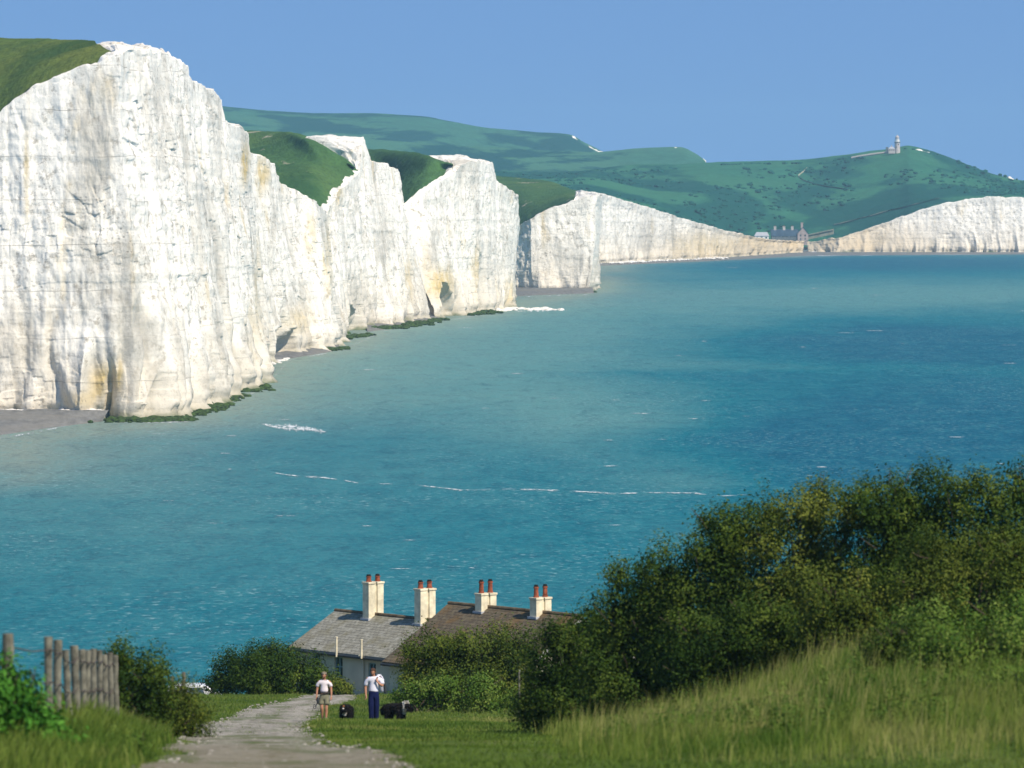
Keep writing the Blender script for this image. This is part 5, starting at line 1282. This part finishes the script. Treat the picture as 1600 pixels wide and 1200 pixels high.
    for i in range(n):
        t = i / (n - 1); w = 1.0 * math.sin(math.pi * min(1, .25 + t * .75)) ** .7 * (1 if t < 1 else .05) + .03; x = -2.6 + 5.2 * t
        secs.append([bm.verts.new((x, -w, 1.0 + .25 * t)), bm.verts.new((x, -w * .6, .15)), bm.verts.new((x, 0, 0)), bm.verts.new((x, w * .6, .15)), bm.verts.new((x, w, 1.0 + .25 * t))])
    for q, w in zip(secs, secs[1:]):
        for k2 in range(4): bm.faces.new((q[k2], q[k2 + 1], w[k2 + 1], w[k2]))
    bm.faces.new(secs[0]); bm_obj('hull', bm, M_WHITE, bo)
    bm = bmesh.new()
    for x in (-1.2, .4): box(bm, (x, 0, .55), .35, 1.5, .08)
    bm_obj('seat', bm, M_POST, bo)
terrace()
# chalk track on the far hill, scrub on its slope
def ray_on_hill(x, y, G=BELLE):
    px = 800 + G[..., 0] * FPX / G[..., 1]; py = HZ + (HC - G[..., 2]) * FPX / G[..., 1]
    d = (px - x) ** 2 + ((py - y) * 2) ** 2; m = np.argmin(d + 1e3 * (G[..., 1] > 4770)); return G.reshape(-1, 3)[m]
def far_track(pts, wpx, mat):
    pts = np.array(pts, float); n = 90; t = np.linspace(0, len(pts) - 1, n)
    px = np.stack([np.interp(t, np.arange(len(pts)), pts[:, k]) for k in range(2)], -1); rows = []
    wv = np.interp(t, np.arange(len(pts)), wpx)
    for f in (-1, -.3, .3, 1):
        r = np.array([ray_on_hill(x + f * w * .25, y + f * w * .5) for (x, y), w in zip(px, wv)])
        ker = np.ones(9) / 9; r = np.stack([np.convolve(np.pad(r[:, k], 4, mode='edge'), ker, 'valid') for k in range(3)], -1)
        r[:, 1] += f * 6; r[:, 2] += .5; rows.append(r)
    return tag(link('path', grid_mesh('path', np.array(rows)), mat), kind='structure')
M_FTRACK = simple('worn_chalk_track', (0.36, 0.35, 0.24), 0.95, 0.05, 0.25, 0.1)
far_track([(1262, 262), (1254, 270), (1246, 276), (1258, 284), (1285, 291), (1330, 297)], [2.0, 2.5, 3.0, 1.6, 1.2, .6], M_FTRACK)
far_track([(1300, 352), (1340, 343), (1380, 332), (1420, 322), (1470, 309)], [.8, .8, .8, .8, .5], M_FTRACK)
def far_scrub():
    rg = np.random.default_rng(3); V, F, T, o = [], [], [], 0; pts = []
    G = BELLE.reshape(-1, 3); px = 800 + G[:, 0] * FPX / G[:, 1]; py = HZ + (HC - G[:, 2]) * FPX / G[:, 1]
    msk = fbm(G[:, 0] / 90, G[:, 1] / 220, 0, 55, 4)
    ok = np.where((px > 700) & (px < 1700) & (G[:, 1] < 4760) & (msk > 0.02))[0]
    for i in rg.choice(ok, 1300): pts.append((G[i, 0] + rg.normal() * 3, G[i, 1] + rg.normal() * 5, G[i, 2], rg.uniform(1.0, 2.6)))
    for x in list(rg.uniform(1130, 1250, 26)) + list(rg.uniform(1310, 1322, 5)):
        y = np.interp(x, [1100, 1180, 1260, 1320], [258, 256, 254, 247]); p = P(x, y + .6, 4752); pts.append((p[0], p[1], p[2], rg.uniform(1.2, 2.8)))
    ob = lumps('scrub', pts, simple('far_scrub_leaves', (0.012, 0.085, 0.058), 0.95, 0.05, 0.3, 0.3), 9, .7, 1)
    tag(ob, 'dark gorse scrub dotted over the far hillside', 'scrub', kind='stuff')
far_scrub()

# ---------------------------------------------------------------- foam on the water
def foam_mat():
    t = NT('sea_foam')
    a = t.noise(t.pos(0.9, 0.25, 1), 1.0, 6, 0.7)
    al = t.math('MULTIPLY', t.ramp(a, (0.40, 0.0), (0.58, 1.0)), t.attr('fade'))
    t.set(t.b.inputs['Alpha'], al)
    return t.fin((0.62, 0.66, 0.66), 0.8, 0.1)
M_FOAM = foam_mat()
def foam(label, pts, wpx, seed, strength=1.0, n=260, gaps=1.0):
    pts = np.array(pts, float); t = np.linspace(0, len(pts) - 1, n); u = t / t[-1]
    x = np.interp(t, np.arange(len(pts)), pts[:, 0]); y = np.interp(t, np.arange(len(pts)), pts[:, 1]); y = y + 1.2 * fbm(u * 14, u * 0, 0, seed, 4)
    w = np.interp(t, np.linspace(0, len(pts) - 1, len(wpx)), wpx) * (0.6 + 0.8 * np.abs(fbm(u * 30, u * 0, 0, seed + 3, 3)) * 1.6)
    rows, fd = [], []
    for f in np.linspace(-1, 1, 9):
        yy = y + f * w; rows.append(np.array([P(a, b, seaY(b)) for a, b in zip(x, yy)]) + np.array([0, 0, .06 + .05 * (1 - abs(f))]))
        fd.append((1 - abs(f) ** 2) * strength * np.clip((1 - gaps) + 0.42 * gaps + 1.3 * gaps * fbm(u * 34, u * 0 + 2, 0, seed + 5, 4), 0, 1) * np.clip(np.minimum(u, 1 - u) * 12, 0, 1))
    me = grid_mesh('foam', np.array(rows), {'fade': ('POINT', np.array(fd).ravel())})
    return tag(link('foam', me, M_FOAM), label, 'foam', kind='stuff')
foam('bright streak of white spray left of the middle of the bay', [(408, 663), (430, 667), (455, 668), (485, 671), (512, 677)], [1.6, 3.0, 6.0, 4.0, 2.0], 1, 1.5, 260, 0.25)
foam('long thin line of breaking foam crossing the bay', [(395, 735), (450, 743), (510, 747), (560, 755), (640, 757), (720, 766), (800, 765), (880, 767), (960, 772), (1010, 771), (1080, 771), (1130, 776), (1200, 772)], [.8, .9, 1.3, .9, 1.0, 1.3, 1.6, 1.3, 1.0, 1.4, 1.6, 1.2, 1], 2, 1.3, 500)
foam('surf trailing off the end of the chalk spit', [(805, 487), (840, 486), (866, 485), (890, 485.5)], [1.5, 1.6, 1.2, .6], 3, 1.6)
foam('surf line along the long distant beach', [(935, 413), (1000, 411), (1078, 407), (1140, 404), (1200, 401), (1300, 399.5), (1420, 398), (1600, 397)], [.5] * 8, 4, 1.5, 500)
foam('surf line along the near grey beach', [(-40, 695), (0, 685), (40, 679), (75, 672), (120, 664)], [1.5, 1.5, 1.8, 1.2, .8], 5, 1.4)
foam('surf line at the cove beach between two headlands', [(800, 465), (850, 463), (890, 461), (926, 459.5)], [.7, .8, .7, .5], 6, 1.4)

def whitecaps():
    rg = np.random.default_rng(21); V, F, A = [], [], []
    for _ in range(80):
        y = 415 + 560 * rg.random() ** 1.3; x = rg.uniform(-100, 1650)
        if x < np.interp(y, [415, 440, 480, 520, 560, 610, 660, 700], [960, 950, 830, 620, 480, 440, 330, 100]): continue
        c = np.array(P(x, y, seaY(y))); L = rg.uniform(.5, 2.2) * (c[1] / 900); w = rg.uniform(.25, .8) * (c[1] / 700) ** 1.5; n = 7
        o = len(V)
        for i in range(n):
            t = i / (n - 1) * 2 - 1; b = rg.uniform(-.3, .3) * w; h = w * (1 - t * t)
            V += [c + [t * L, b - h, .07], c + [t * L, b + h, .09]]; A += [.8 * (1 - t * t)] * 2
        F += [(o + 2 * i, o + 2 * i + 2, o + 2 * i + 3, o + 2 * i + 1) for i in range(n - 1)]
    tag(link('foam', np_mesh('foam', np.array(V), np.array(F), {'fade': ('POINT', np.array(A))}), M_FOAM), 'small white wave crests scattered over the open water', 'foam', kind='stuff')
whitecaps()
foam('broken surf along the foot of the nearest cliffs', [(180, 660), (230, 661), (292, 659), (345, 636), (414, 607), (450, 563), (535, 547), (600, 517), (690, 501), (775, 490)], [1.2, 1.0, 1.2, 1.0, 1.0, .8, .8, .7, .6, .5], 9, 1.1, 700)

# ---------------------------------------------------------------- air
def haze():
    bm = bmesh.new()
    a = [bm.verts.new((x, y, z)) for z in (-5.0, 168.0) for x, y in ((-3300, -400), (3300, -400), (3300, 7400), (-3300, 7400))]
    for f in ((3, 2, 1, 0), (4, 5, 6, 7), (0, 1, 5, 4), (1, 2, 6, 5), (2, 3, 7, 6), (3, 0, 4, 7)): bm.faces.new([a[i] for i in f])
    m = bpy.data.materials.new('thin_sea_haze'); m.use_nodes = True; nt = m.node_tree
    nt.nodes.remove(nt.nodes['Principled BSDF'])
    pv = nt.nodes.new('ShaderNodeVolumePrincipled'); pv.inputs['Color'].default_value = (0.46, 0.80, 1.0, 1); pv.inputs['Density'].default_value = 6.5e-5; pv.inputs['Anisotropy'].default_value = 0.0
    nt.links.new(pv.outputs[0], nt.nodes['Material Output'].inputs['Volume'])
    return tag(bm_obj('haze', bm, m), kind='stuff')
haze()
